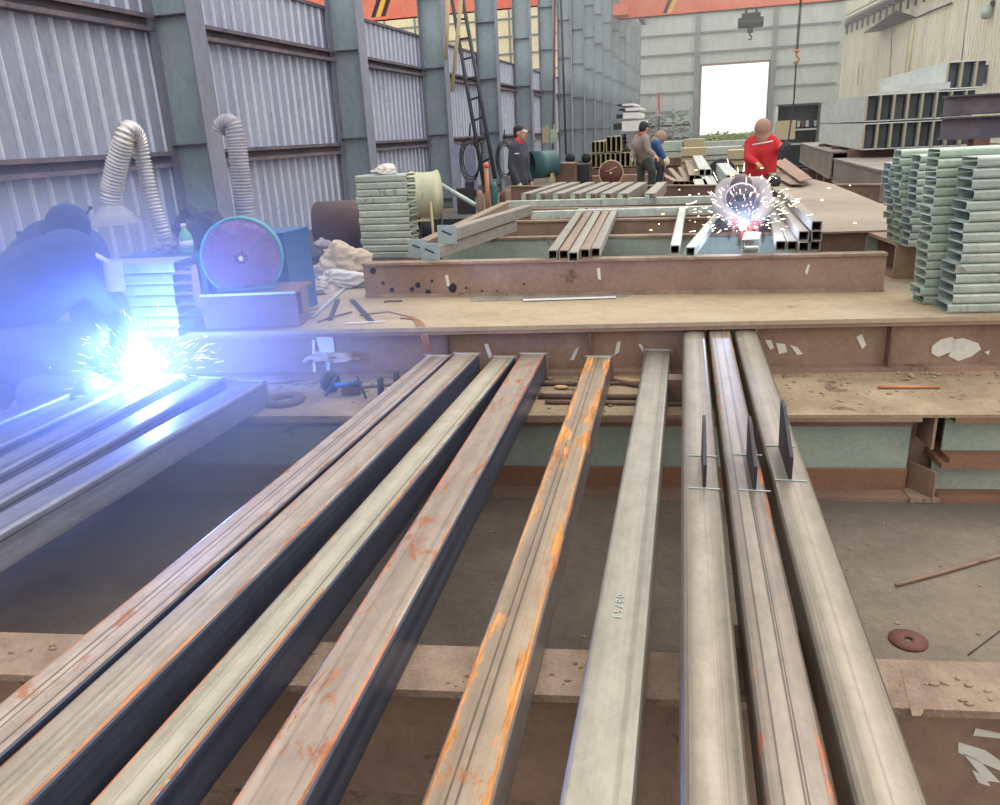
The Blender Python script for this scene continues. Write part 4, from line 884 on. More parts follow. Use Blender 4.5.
def girder(nb, fb, h, w, mat, label):
    n2, f2 = nb, fb; m2 = frame(n2, f2); L = (f2 - n2).length; o = empty('plate_girder', mw=m2, label=label, cat='steel girder', group='grey brown girders')
    b = MB(); b.prism([(0, 0), (w, 0), (w, .03), (0, .03)], 0, L); b.build('flange', mat, o); b = MB(); b.prism([(0, h - .03), (w, h - .03), (w, h), (0, h)], 0, L); b.build('flange', mat, o)
    b = MB(); b.prism([(.02, .03), (.05, .03), (.05, h - .03), (.02, h - .03)], 0, L); b.build('web', mat, o)
    b = MB(); b.prism([(w - .05, .03), (w - .02, .03), (w - .02, h - .03), (w - .05, h - .03)], .02, L); b.build('web', mat, o)
    return o
surf('girder_grey', rgb(134,124,120), rgb(156,146,138), rgb(112,102,100), .8, (1, 1, 3), rough=.7)
zg = .6
n2 = P(828, 179, zg); f2 = P(789, 156, zg); hgt = PY(828, 152, n2.y).z - zg; f2 = n2 + (f2 - n2).normalized() * 7; girder(n2, f2, hgt, 1.0, 'girder_grey', 'grey brown box girder lying behind the deck plate, dark end visible')
n2 = P(884, 205, zg); f2 = P(831, 182, zg); hgt = PY(884, 172, n2.y).z - zg; f2 = n2 + (f2 - n2).normalized() * min(5, (f2 - n2).length); girder(n2, f2, hgt, .9, 'girder_grey', 'grey brown box girder closest to the thin channel stacks')
for k, (u, v) in enumerate(((835, 176), (812, 168), (876, 200), (850, 188))):
    q = P(u, v, zg); b = MB(); b.box((q.x + .4, q.y, zg / 2), (1.2, .2, zg - .002)); tag(b.build('timber_bearer', 'rust_dark'), 'dark bearer under the grey brown girders', 'bearer', 'bearers under the grey brown girders')
# H beams in two levels
yb = 14.5; zb0 = PY(865, 150, yb).z; hh = (PY(865, 95, yb).z - zb0) / 2 - .01; x0 = PY(863, 130, yb).x
surf('hbeam_pale', rgb(206,214,212), rgb(224,230,224), rgb(160,166,166), .6, (1, .4, 1), rough=.5, metal=.2)
surf('hbeam_dark', rgb(70,74,84), rgb(92,94,102), None, 1, rough=.6); plain('edge_tan', rgb(182,170,140), .6)
fb = None
for lev in range(2):
    for k in range(8):
        st = k * .012 * (2 - lev); mw = Matrix.Translation((x0 + .1 + k * .205, yb, zb0 + lev * (hh + .02)))
        if fb is None:
            fb = empty('h_beam', mw=mw); b = MB(); b.prism([(-.1, 0), (.1, 0), (.1, .018), (-.1, .018)], 0, 5.5); b.build('flange', 'hbeam_pale', fb); b = MB(); b.prism([(-.1, hh - .018), (.1, hh - .018), (.1, hh), (-.1, hh)], 0, 5.5); b.build('flange', 'hbeam_pale', fb)
            b = MB(); b.prism([(-.1, .018), (-.075, .018), (-.075, hh - .018), (-.1, hh - .018)], .0, 5.5); b.build('web', 'hbeam_pale', fb); b = MB(); b.prism([(-.1, .018), (-.07, .018), (-.07, hh - .018), (-.1, hh - .018)], -.012, -.001); b.build('cut_edge', 'edge_tan', fb); b = MB(); b.box((.0, .12, hh / 2), (.14, .01, hh - .04)); b.build('stiffener', 'hbeam_dark', fb); o = fb
        else: o = dup(fb, mw=mw)
        tag(o, ORD[k] + [' big beam in the lower layer, counted from the doorway side', ' big beam in the upper layer, counted from the doorway side'][lev], 'steel beam', ['lower layer of beams', 'upper layer of beams'][lev])
for k in range(3):
    o = dup(fb, mw=Matrix.Translation((x0 + 1.0 + k * .205 + .3, yb + .3, zb0 + 2 * (hh + .02)))); tag(o, ORD[k] + ' beam on the very top of the big pile, counted from the doorway side', 'steel beam', 'beams on top of the pile')
for k in range(3):
    b = MB(); b.box((x0 + .9, yb + .6 + 2 * k, zb0 / 2), (2.0, .2, zb0 - .002)); tag(b.build('timber_bearer', 'rust_dark'), 'dark bearer under the pale steel beams', 'bearer', 'bearers under the pale beams')
a_, c_ = PY(877, 92, yb - .1), PY(952, 79, yb - .1); c_.z = a_.z = zb0 + 2 * (hh + .02) + .01
# cover channel lying on the pile
mz = zb0 + 2 * (hh + .02) + .002
b = MB(); b.prism([(0, 0), (.16, 0), (.16, .1), (0, .1)], 0, 1.0, 'X'); o = b.build('cover_channel', 'hbeam_pale', mw=xframe(Vector((x0 + .2, yb - .02, mz)), Vector((x0 + 1.2, yb - .02, mz)))); tag(o, 'pale channel lying across the front of the beam pile', 'steel channel')
yg = 12.6; gx = PY(945, 115, yg)
for k in range(2):
    zt_, zb_ = PY(946, [140, 116][k], yg).z, PY(946, [117, 95][k], yg).z
    o = empty('deep_beam', (gx.x, yg, zt_), label=['lower deep dark beam lying crosswise behind the channel stacks', 'upper deep dark beam lying crosswise behind the channel stacks'][k], cat='steel beam', group='crosswise deep beams')
    h_ = zb_ - zt_ - .01; b = MB(); b.prism([(.12, .02), (.14, .02), (.14, h_ - .02), (.12, h_ - .02)], 0, 6, 'X'); b.build('web', 'girder_dark' if 'girder_dark' in M else 'girt_paint', o)
    for z_ in (0, h_ - .02): b = MB(); b.prism([(0, z_), (.26, z_), (.26, z_ + .02), (0, z_ + .02)], 0, 6, 'X'); b.build('flange', 'hbeam_dark', o)
z_ = PY(946, 140, yg).z
for k in range(3):
    b = MB(); b.box((gx.x + .5 + 2 * k, yg + .13, z_ / 2), (.2, .3, z_ - .002)); tag(b.build('timber_bearer', 'rust_dark'), 'dark post block under the crosswise deep beams', 'bearer', 'bearers under the crosswise beams')
# ------------------------------------------------------------------ farther stock
def ground_block(name, px0, px1, pyb, pyt, y, dep, mat, label, cat, z0=0, group=None, parts=None):
    a_, c_ = PY(px0, pyb, y), PY(px1, pyb, y); zt = PY((px0 + px1) / 2, pyt, y).z; zb = a_.z if z0 is None else z0
    b = MB(); w = c_.x - a_.x; b.box(((a_.x + c_.x) / 2, y + dep / 2, (zb + zt) / 2), (w, dep, zt - zb)); o = b.build(name, mat); return tag(o, label, cat, group), a_.x, c_.x, zb, zt
# long open tubes in the middle (centre bundles), tops at z .55 or .8, resting on skids
ys = 18.5
def far_tube(nx_, ny, fx, fy_, w, zt, mat, lab, grp):
    zb = zt - w; n2 = P(nx_, ny, zt); f2 = P(fx, fy_, zt); n2.z = f2.z = zb; L = (f2 - n2).length
    if L > 7: f2 = n2 + (f2 - n2).normalized() * 7; L = 7
    o = empty('square_tube', mw=frame(n2, f2), label=lab, cat='steel tube', group=grp); b = MB(); b.hollow(w, w, .012, L, .01); b.build('tube_wall', mat, o); return n2
zt1 = .62; wq = .125
q_ = [(676.5, 181, 655, 170, 0, 'reddish'), (682, 181, 670, 168, 0, 'low'), (687.5, 181, 680, 167, 0, 'low'), (692.5, 181, 686, 166, 0, 'low'), (697.5, 181, 690, 165, 0, 'low'),
      (692.5, 175, 685, 155, 1, 'upper'), (697.5, 175, 690, 154, 1, 'upper'), (702.5, 169, 693, 152, 2, 'top'), (708, 169, 698, 152, 2, 'top')]
nm_ = ['slanting pale tube at the edge of the tube heap behind the rails', 'open ended tube in the bottom layer of the heap behind the rails', 'open ended tube in the second layer of the heap behind the rails', 'bright pale tube on top of the heap behind the rails']
base_y = None
for nx_, ny, fx, fy_, lv, kind in q_:
    q = far_tube(nx_, ny, fx, fy_, wq, zt1 + lv * (wq + .003), 'tube_pale' if lv == 2 else 'tube_brown', nm_[0 if kind == 'reddish' else lv + 1], 'heap edge' if kind == 'reddish' else 'tube heap layer %d' % lv if False else ['tube heap bottom layer', 'tube heap second layer', 'tube heap top layer'][lv] if kind != 'reddish' else 'heap edge')
    base_y = q.y
for k, (u, v) in enumerate(((682, 179), (690, 172))):
    q = P(u, v, zt1 - wq); b = MB(); b.box((q.x, q.y + .1, (zt1 - wq) / 2), (1.5, .25, zt1 - wq - .002)); tag(b.build('timber_bearer', 'rust_dark'), 'dark bearer under the tube heap behind the rails', 'bearer', 'bearers under the tube heap')
for k, (nx_, ny, fx, fy_, lab) in enumerate(((704, 190, 699, 179, 'pale capped beam end just behind the masked welder, the nearer'), (712, 186, 707, 176, 'pale capped beam end just behind the masked welder, the farther'))):
    n2, f2 = P(nx_, ny, .75), P(fx, fy_, .75); n2.z = f2.z = .45; o = empty('pale_beam', mw=frame(n2, f2), label=lab, cat='steel beam', group='pale capped beams')
    b = MB(); b.prism(iprof(.2, .3, .02, .02), 0, (f2 - n2).length); b.build('beam_body', 'tube_pale', o)
    b = MB(); b.prism(iprof(.12, .449, .02, .02), .2, .4); b.v = [v - Vector((0, 0, .45)) for v in b.v]; b.build('support_leg', 'rust_dark', o)
n2, f2 = P(733, 174.5, .95), P(722, 163, .95); n2.z = f2.z = .65
o = empty('large_tube', mw=frame(n2, f2), label='large rectangular tube with a bright top between the welder and the tube heap', cat='steel tube'); L = (f2 - n2).length; b = MB(); b.hollow(.2, .3, .012, min(L, 5), .01); b.build('tube_wall', 'tube_pale', o); b = MB(); b.box((0, .5, -.33), (.3, .2, .64)); b.build('support_leg', 'rust_dark', o); b = MB(); b.box((0, 3, -.33), (.3, .2, .64)); b.build('support_leg', 'rust_dark', o)
# racks of tubes, ends towards the photographer
yr = 20.
def endpile(px0, px1, pyb, pyt, y, n, mat, label, group, z0=None, cap=True, L=3.5):
    a_, c_ = PY(px0, pyb, y), PY(px1, pyb, y); zt = PY((px0 + px1) / 2, pyt, y).z; zb = a_.z if z0 is None else z0; w = (c_.x - a_.x) / n; f = None
    for k in range(n):
        mw = Matrix.Translation((a_.x + w * (k + .5), y, zb))
        if f is None:
            f = empty('deep_tube', mw=mw); b = MB(); b.hollow(w * .96, zt - zb - .01, .012, L, .012); b.build('tube_wall', mat, f); o = f
        else: o = dup(f, mw=mw)
        tag(o, ORD[k] + ' ' + label, 'steel tube', group)
    return zb, zt
z1, z2 = endpile(591, 640, 168, 152.5, yr, 10, 'edge_tan', 'deep tube of the lower row behind the wheel, from the column side', 'lower row of deep tubes')
endpile(606, 621, 150, 136, yr, 3, 'edge_tan', 'deep tube of the upper row under the wrapped bundles', 'upper row of deep tubes', z0=z2 + .01)
endpile(591, 604, 150, 141, yr, 3, 'edge_tan', 'deep tube of the short upper row at the column side', 'short upper row of deep tubes', z0=z2 + .01)
o, xa, xb, zb, zt = ground_block('skid_beam', 568, 664, 182, 175.5, yr - 2.2, .3, 'rust_brown', 'long brown skid beam on the floor behind the spoked wheel', 'skid', z0=0)
o, xa, xb, zb, zt = ground_block('rack_base', 588, 644, 172, 168.2, yr + .02, 3, 'rust_dark', 'dark low base under the deep tubes', 'rack base', z0=0)
o.data.transform(Matrix.Identity(4))
# wrapped bundles
zc = PY(612, 136, yr).z + .02
for k, (a_, c_, t_, b_, lab) in enumerate(((621, 639, 133, 147, 'grey blue tarpaulin wrapped bundle under the white ones'), (613, 643, 120, 132, 'large white wrapped bundle with dark open end'), (616, 639, 112, 119.5, 'white wrapped bundle in the second tier'), (619, 640, 107, 111.6, 'thin white wrapped bundle near the top of the pile'), (617, 634, 103, 106.6, 'topmost small white wrapped bundle'))):
    yy = yr + .3 + .05 * k; p0, p1 = PY(a_, b_, yy), PY(c_, t_, yy); zb = p0.z; zt = p1.z
    o = empty('wrapped_bundle', ((p0.x + p1.x) / 2, yy, zb), label=lab, cat='bundle', group='wrapped bundles'); w = p1.x - p0.x; h = zt - zb; sp = .3
    b = MB(); n = 3 if h > .25 else 1
    for j in range(n): b.prism([(-w / 2 * (1 - 2 * sp) if 0 else -w * .2, h * j / n + .005), (w / 2 - .03, h * j / n + .003), (w / 2, h * (j + .25) / n), (w / 2, h * (j + .75) / n), (w / 2 - .03, h * (j + 1) / n - .003), (-w * .2, h * (j + 1) / n - .005)], 0, 1.8)
    bb = b.build('wrapping', 'cloth_grey' if k == 0 else 'white_wrap' if 'white_wrap' in M else 'white', o)
    b = MB()
    for j in range(n): b.box((-w * .35, .9, h * (j + .5) / n), (w * .28, 1.75, h / n * .6))
    b.build('bare_sheets', 'dark_iron', o)
# wheel
yw = 13.; q = PY(611, 173, yw); rw = 11.2 / 775 * 13.2
t = empty('spoked_wheel', (q.x, yw, q.z), label='thin rimmed wheel disc standing in front of the dark tube rack', cat='wheel')
b = MB(); b.tube([(rw * math.cos(a * math.pi / 20), 0, rw * math.sin(a * math.pi / 20)) for a in range(40)], .011, 8, closed=True); b.build('rim', 'tan_paint', t)
b = MB(); b.lathe([(0, -.012), (rw, -.008), (rw, .008), (0, .012)], 32, (0, 0, 0), (0, 1, 0)); b.build('disc', 'red_brown', t)
b = MB(); b.lathe([(0, -.05), (.022, -.05), (.022, .03), (0, .03)], 16, (0, 0, 0), (0, 1, 0)); b.build('hub', 'tan_paint', t)
b = MB(); b.tube([(-.08, -.02, .02), (.09, -.02, .09)], .008, 6); b.build('lever', 'tan_paint', t)
b = MB(); b.box((0, .1, (-q.z) / 2), (.08, .08, q.z)); b.build('stand', 'dark_iron', t)
# far shiny rack, posts, sheets
yf = 38.; a_, c_ = PY(640, 140, yf), PY(690, 140, yf); t = empty('pipe_rack', (a_.x, yf, 0), label='far rack of glinting thin pipes against the end wall', cat='rack'); w = c_.x - a_.x; zt = PY(665, 113, yf).z
for x in (0, w * .33, w * .66, w): b = MB(); b.box((x, 0, zt / 2 + .1), (.12, .12, zt + .2)); b.build('post', 'galv', t)
for z in (.25, .5, .75): b = MB(); b.box((w / 2, 0, zt * z), (w, .1, .08)); b.build('shelf_bar', 'dark_iron', t)
rr = random.Random(17); b = MB()
for k in range(260):
    x = rr.uniform(.05, w - .05); z = rr.uniform(.1, zt); b.tube([(x, .2 + rr.uniform(0, .3), z), (x + rr.uniform(-.3, .3), -.25 - rr.uniform(0, .3), z + rr.uniform(-.1, .1))], .03, 5)
b.build('thin_pipes', 'galv', t, kind='stuff')
b = MB(); q = PY(658, 112, yf); b.tube([(q.x, yf + .5, 0), (q.x, yf + .5, PY(658, 92, yf).z)], .05, 8); tag(b.build('red_pole', 'red_paint'), 'thin red pole sticking up behind the pipe rack', 'pole')
for k, (a_, c_, t_, b_, mt_, lab, cat, y) in enumerate(((684, 704, 139, 147, 'tan_paint', 'beige sheet stack near the end wall, upper pale lid', 'sheet stack', 30), (681, 706, 148, 155, 'tan_paint', 'wider beige sheet stack in front of the lidded one', 'sheet stack', 28),
    (704, 790, 140, 146, 'tube_pale', 'long low pale green rail stack below the doorway', 'rail stack', 40), (706, 742, 147, 156, 'tube_pale', 'dim green grey stack of sections below the doorway', 'section stack', 30),
    (728, 760, 150, 162, 'tan_paint', 'pale crate behind the big bright topped tube', 'crate', 25), (644, 682, 142, 157, 'galv_green', 'pale green machine bed behind the stooping men', 'machine', 30), (648, 680, 158, 172, 'rust_dark', 'dark low stock behind the stooping men', 'stock', 24))):
    o, xa, xb, zb, zt = ground_block('sheet_stack' if 'stack' in cat else cat.replace(' ', '_'), a_, c_, b_, t_, y, 1.2, mt_, lab, cat)
    t_ = tag(empty('x')) if False else None
    b = MB()
    for j in range(3): b.box(((xa + xb) / 2, y - .01, zt * (.3 + .2 * j)), ((xb - xa) * .98, .03, .03))
    b.build('edge_batten', 'dark_iron', o)
# coil behind
t = empty('steel_coil', PY(722, 160, 23), label='dark round coil lying beside the pale crate', cat='coil'); t.location.z = .38
b = MB(); b.lathe([(.15, -.2), (.36, -.2), (.38, 0), (.36, .2), (.15, .2), (.15, -.2)], 32, (0, 0, 0), (0, 1, 0)); b.build('coil_body', 'dark_iron', t)
# rack with white panel right of the door
yk = 30.
a_, c_ = PY(775, 140, yk), PY(817, 140, yk); zt = PY(790, 105, yk).z; w = c_.x - a_.x
t = empty('tool_rack', (a_.x, yk, 0), label='dark open cabinet with a cream panel beyond the man in red', cat='cabinet')
b = MB(); b.box((w / 2, .8, zt / 2), (w, .06, zt)); b.build('back_panel', 'hbeam_dark', t)
for x in (0, w): b = MB(); b.box((x, .4, zt / 2), (.08, .8, zt)); b.build('side_panel', 'hbeam_pale' if x == 0 else 'hbeam_dark', t)
for z in (.05, .4, .62, 1.0): b = MB(); b.box((w / 2, .4, zt * z), (w, .8, .06)); b.build('shelf', 'galv' if .3 < z < .9 else 'hbeam_dark', t)
b = MB(); q0, q1 = PY(775, 140, yk - .1), PY(796, 120, yk - .1); b.box(((q0.x + q1.x) / 2 - a_.x, -.1, (q0.z + q1.z) / 2), (q1.x - q0.x, .06, q1.z - q0.z)); b.build('cream_panel', 'tan_paint', t)
for k in range(5): b = MB(); b.box((w * (.55 + .1 * k), .3, zt * .66 + .1), (.1, .3, .2)); b.build('stored_part', ['galv', 'red_brown', 'galv', 'dark_iron', 'galv'][k], t)
# chain, hook and sling
yh = 11.6; top = PY(801, 0, yh); top = top + (top - PY(799, 30, yh)) * .6; hk = PY(797, 50, yh)
t = empty('chain_sling', hk, label='hanging lifting chain and rope sling held by the man in red', cat='chain'); o_ = t.location.copy()
b = MB(); 
nl = 34
for k in range(nl):
    p = (top - o_) * (k / nl) ; q = (top - o_) * ((k + .85) / nl); off = Vector((.016, 0, 0)) if k % 2 else Vector((0, .016, 0)); b.tube([p + off, q + off, q - off, p - off], .007, 5, closed=True)
b.build('chain', 'dark_iron', t)
b = MB(); b.tube([(0, 0, 0), (0, 0, -.07), (.035, 0, -.11), (.02, 0, -.16), (-.03, 0, -.15)], .014, 8); b.ball((0, 0, -.01), .03, seg=10); b.build('hook', 'copper_wire', t)
hd = PY(787, 149, yh - .1)
b = MB(); b.tube([Vector((0, 0, -.13)), PY(794, 100, yh) - o_, hd - o_, PY(782, 160, yh - .2) - o_], .010, 8); b.build('rope', 'dark_iron', t)
# ladder and poles against the columns
def xb(u, v, x): return PX(u, v, x)
t = empty('steel_ladder', xb(481, 158, -5.9), label='dark steel ladder leaning against the wall columns', cat='ladder'); o_ = t.location.copy()
a0, a1 = xb(452, 0, -5.9), xb(483, 172, -5.9); b0, b1 = xb(465, 0, -5.9), xb(540, 176, -5.9)
ly0 = PY(452, 0, 19.2); A0 = PY(452, 0, 19.4) - o_; A1 = PY(484, 185, 17.2) - o_; B0 = PY(463, 0, 19.4) - o_; B1 = PY(495, 178, 17.2) - o_
for p, q in ((A0, A1), (B0, B1)): b = MB(); b.tube([p, q], .045, 6); b.build('side_rail', 'dark_iron', t)
for k in range(1, 9): f = k / 9.; b = MB(); b.tube([A0.lerp(A1, f), B0.lerp(B1, f)], .025, 6); b.build('rung', 'dark_iron', t)
for k, (u, v, u2, v2, y, lab) in enumerate(((461, 0, 452, 92, 16.5, 'pale brown pole leaning beside the steel ladder'), (405, 0, 387, 0, 16, ''), (448, 0, 446, 60, 16.4, 'short pale strut above the steel ladder foot'), (555, 0, 553, 160, 30, 'brown pole standing by the switch box'), (561, 0, 566, 155, 31, 'thin dark pole beside the brown one'))):
    if not lab: continue
    b = MB(); b.tube([PY(u, v, y), PY(u2, v2, y)], .04, 8); tag(b.build('pole', ['tan_paint', '', 'tan_paint', 'red_brown', 'dark_iron'][k]), lab, 'pole')
# broken wall sheet pieces, hoses, junk along the wall
for k, (px, y0, lab) in enumerate((([(451, 144), (463, 146), (458, 194), (452, 195)], 17.5, 'torn grey wall sheet leaning beneath the girt'), ([(465, 146), (475, 147), (478, 190), (463, 193)], 17.8, 'second torn grey wall sheet beside the leaning one'))):
    pts = [PY(u, v, y0) for u, v in px]; b = MB(); n = 4; pts[2].z = pts[3].z = .0; b.add(pts + [p + Vector((0, .02, 0)) for p in pts], [(0, 1, 2, 3), (7, 6, 5, 4), (0, 4, 5, 1), (1, 5, 6, 2), (2, 6, 7, 3), (3, 7, 4, 0)]); tag(b.build('torn_sheet', 'corrugated'), lab, 'metal sheet')
q = PY(487, 185, 13.6); b = MB(); t = empty('marker_post', (q.x, 13.6, 0), label='short orange topped copper post near the ladder', cat='post'); zt = PY(487, 163, 13.6).z
b = MB(); b.tube([(0, 0, 0), (0, 0, zt - .05)], .04, 10); b.build('post_tube', 'copper_wire', t); b = MB(); b.ball((0, 0, zt - .04), .055, seg=12); b.build('cap', 'crane_orange', t)
for k, (u, y, lab) in enumerate(((505, 20.5, 'dark coiled hose hanging behind the standing man'), (471, 17., 'dark coiled hose hanging by the torn sheets'))):
    c = PY(u, 160, y); b = MB()
    for j in range(3): b.tube([(c.x + (.18 + .02 * j) * math.cos(a * math.pi / 12), c.y - .05 * j, c.z + (.36 + .05 * j) * math.sin(a * math.pi / 12)) for a in range(24)], .014, 6, closed=True)
    b.tube([(c.x, c.y, c.z + .5), (c.x, c.y + .1, c.z + .75)], .02, 6); tag(b.build('hose_coil', 'black'), lab, 'hose')
# standing drum fan
yd = 16.5; c = PY(535, 165, yd); r = 12.5 / 775 * yd * 1.02
t = empty('drum_fan', (c.x, yd, 0), label='green drum shaped fan standing on a frame beyond the standing man', cat='fan')
b = MB(); ax = Vector((-.75, -.66, 0)); b.lathe([(r * .97, .28), (r, .3), (r, -.3), (r * .97, -.28), (r * .97, .28)], 32, (.12, .1, c.z), ax); b.build('drum', 'teal_drum', t)
b = MB(); b.lathe([(0, .0), (r * .95, .0), (r * .95, .02), (0, .02)], 28, (.12, .1, c.z), ax); b.lathe([(0, .02), (.06, .02), (.06, .1), (0, .1)], 16, (.12, .1, c.z), ax); b.build('fan_face', 'red_brown', t)
for sx in (-.18, .36): b = MB(); b.box((sx, .1, (c.z - r) / 2 + .05), (.05, .35, c.z - r + .1)); b.build('leg', 'tan_paint', t)
b = MB(); b.box((.09, .1, .2), (.7, .5, .05)); b.build('shelf', 'dark_iron', t)
# boxes on column, carriage, junk
for k, (u0, u1, v0, v1, mt_, lab) in enumerate(((543, 549, 127, 143, 'tan_paint', 'small tan box with a lit dial on a slim column'), (551, 557, 129, 143, 'galv_green', 'pale green switch box on a slim column'))):
    y = 28.0; p0, p1 = PY(u0, v1, y), PY(u1, v0, y); b = MB(); b.box(((p0.x + p1.x) / 2, y, (p0.z + p1.z) / 2), (p1.x - p0.x, .15, p1.z - p0.z)); o = b.build('switch_box', mt_); tag(o, lab, 'switch box')
    b = MB(); b.box(((p0.x + p1.x) / 2, y + .1, p0.z / 2 + .3), (.06, .06, p0.z + .6)); b.build('post', 'galv', o)
t = empty('welding_carriage', PY(578, 172, 17.5), label='dark wheeled machine standing beside the deep tube rack', cat='machine'); t.location.z = 0; cz = PY(578, 168, 17.5).z
b = MB(); b.box((0, 0, cz / 2 + .08), (.55, .4, cz)); b.build('case', 'dark_iron', t)
for sx in (-.15, .2): b = MB(); b.lathe([(0, -.04), (.1, -.04), (.1, .04), (0, .04)], 18, (sx, -.1, cz + .2), (0, 1, 0)); b.build('reel', 'black', t)
t = empty('crate', PY(566, 175, 17), label='brown crate between the drum fan and the dark machine', cat='crate'); t.location.z = 0; cz = PY(566, 164, 17).z
b = MB(); b.box((0, 0, cz / 2), (.42, .4, cz)); b.build('box', 'rust_dark', t); b = MB(); b.box((0, 0, cz + .015), (.46, .44, .03)); b.build('lid', 'rust_top', t)
# cable spool and brown drum
ysp = 8.2; c = PY(425, 195, ysp); r = 23.5 / 775 * 8.6
t = empty('cable_spool', (c.x, ysp, 0), label='cream painted cable spool lying on a small stand', cat='spool'); wl_ = PY(437, 195, ysp).x - PY(412, 195, ysp).x
b = MB(); b.lathe([(0, -wl_ / 2), (r, -wl_ / 2), (r * .93, -wl_ * .38), (r * .9, 0), (r * .93, wl_ * .38), (r, wl_ / 2), (0, wl_ / 2)], 40, (0, 0, c.z), (1, .12, 0)); b.build('spool_body', 'spool_cream', t)
b = MB(); b.lathe([(0, 0), (r * 1.02, 0), (r * 1.02, .015), (0, .015)], 36, (-wl_ / 2 - .012, 0, c.z), (1, .12, 0)); b.build('end_flange', 'drum_brown', t)
for sx in (-1, 1):
    b = MB(); b.tube([(sx * wl_ * .5, -r * .9, 0), (sx * wl_ * .5, -r * .9, c.z - .05)], .014, 6); b.build('stand_leg', 'tan_paint', t)
b = MB(); b.tube([(-wl_ * .5, -r * .9, c.z - r * .95), (wl_ * .5, -r * .9, c.z - r * .95)], .014, 6); b.build('stand_bar', 'tan_paint', t)
for sx in (-1, 1):
    b = MB(); b.tube([(sx * wl_ * .45, .1, 0), (sx * wl_ * .45, .1, c.z - r * .8)], .02, 6); b.build('stand_leg', 'dark_iron', t)
c = PY(340, 226, 7.6); r = 25 / 775 * 8.0
t = empty('steel_drum', (c.x, 7.6, c.z - r), label='dark brown drum lying behind the neat channel stack', cat='drum')
b = MB(); b.lathe([(0, -.24), (r * .94, -.24), (r, -.22), (r, .22), (r * .94, .24), (0, .24)], 36, (0, 0, r), (1, .25, 0)); b.build('drum_body', 'drum_brown', t)
b = MB(); b.box((0, 0, -(c.z - r) / 2), (.5, .4, c.z - r)); b.build('saddle', 'rust_dark', t)
# clutter behind the trio: trestle bits and wheel
t = empty('trolley', PY(447, 215, 9.5), label='dark wheeled trolley frame behind the angled trio', cat='trolley'); t.location.z = 0; z_ = PY(447, 212, 9.5).z
b = MB(); b.tube([PY(441, 185, 9.5) - t.location, PY(475, 205, 9.2) - t.location], .03, 6); b.build('draw_bar', 'galv', t)
b = MB(); b.box((.1, 0, z_ - .1), (.7, .5, .08)); b.build('deck', 'dark_iron', t)
for sx in (-.18, .4): b = MB(); b.lathe([(0, -.03), (.14, -.03), (.14, .03), (0, .03)], 20, (sx, -.25, z_ - .2), (0, 1, 0)); b.build('wheel', 'black', t)
for sx in (-.18, .4): b = MB(); b.box((sx, .1, (z_ - .1) / 2), (.06, .06, z_ - .15)); b.build('leg', 'dark_iron', t)
rr = random.Random(31)
jl = ['dark bent bracket on the floor by the ladder foot', 'rusty pipe stub on the floor by the ladder foot', 'teal canister on the floor by the ladder foot', 'red brown canister on the floor by the ladder foot', 'dark box on the floor near the marker post', 'brown block on the floor near the standing man']
for k, (u, v, y) in enumerate(((470, 190, 14.5), (480, 198, 13), (494, 190, 14.6), (504, 200, 13.4), (462, 196, 13.5), (511, 198, 12.4))):
    p = PY(u, v, y); p.z = 0; hgt = max(.15, PY(u, v - 8, y).z); b = MB(); s = rr.uniform(.08, .16)
    if k in (1, 2, 3): b.lathe([(0, 0), (s * .6, 0), (s * .6, hgt * .9), (s * .3, hgt), (0, hgt)], 14)
    else: b.box((0, 0, hgt / 2), (s * 2, s * 1.5, hgt), (0, 0, .4)); b.box((s * .3, 0, hgt * .75), (s * 2.4, s * .6, hgt * .15), (0, 0, .4))
    tag(b.build('scrap_block' if k != 2 else 'canister', ['dark_iron', 'rust_brown', 'teal_drum', 'red_brown', 'dark_iron', 'rust_brown'][k], mw=Matrix.Translation(p)), jl[k], 'scrap')
# outside the door: bushes and bright ground
surf('bush_green', rgb(120,150,90), rgb(170,190,120), None, 3, rough=.9)
for k in range(5):
    u = 704 + 13 * k; p = PY(u, 138, 84 + k); rr = random.Random(k); b = MB()
    for j in range(160):
        a_ = rr.uniform(0, 6.28); q = Vector((rr.gauss(0, .8), rr.gauss(0, .4), abs(rr.gauss(.2, .2)))); b.box(q, (.35, .02, .2), (rr.uniform(-1, 1), rr.uniform(-1, 1), rr.uniform(0, 3)))
    tag(b.build('bush', 'bush_green', mw=Matrix.Translation((p.x, p.y, 0))), 'low green bush outside the bright doorway', 'bush', 'bushes outside the doorway')
# ------------------------------------------------------------------ people
plain('skin', rgb(206,150,122), .6); plain('hair_black', rgb(30,28,32), .6); plain('overall_dark', rgb(66,68,80), .85); plain('collar_red', rgb(206,56,56), .7); plain('glove_pale', rgb(214,206,176), .85)
surf('jacket_navy', rgb(44,60,112), rgb(60,78,136), None, 6, rough=.85, bmp=.3); surf('trouser_grey', rgb(136,144,164), rgb(164,172,190), None, 7, rough=.9, bmp=.3); plain('jacket_taupe', rgb(150,136,128), .9); plain('jacket_grey', rgb(178,168,172), .85); plain('jacket_red', rgb(206,44,52), .75)
plain('boot', rgb(70,62,66), .7); plain('trouser_dark', rgb(52,56,70), .85); plain('mask_purple', rgb(92,74,84), .4); plain('mask_white', rgb(226,226,232), .5); plain('hood_tan', rgb(176,140,116), .85); plain('sleeve_red', rgb(190,80,80), .8); plain('eye_dark', rgb(30,26,30), .3); plain('camo', rgb(66,70,66), .9)
plain('lip_red', rgb(176,104,92), .6)
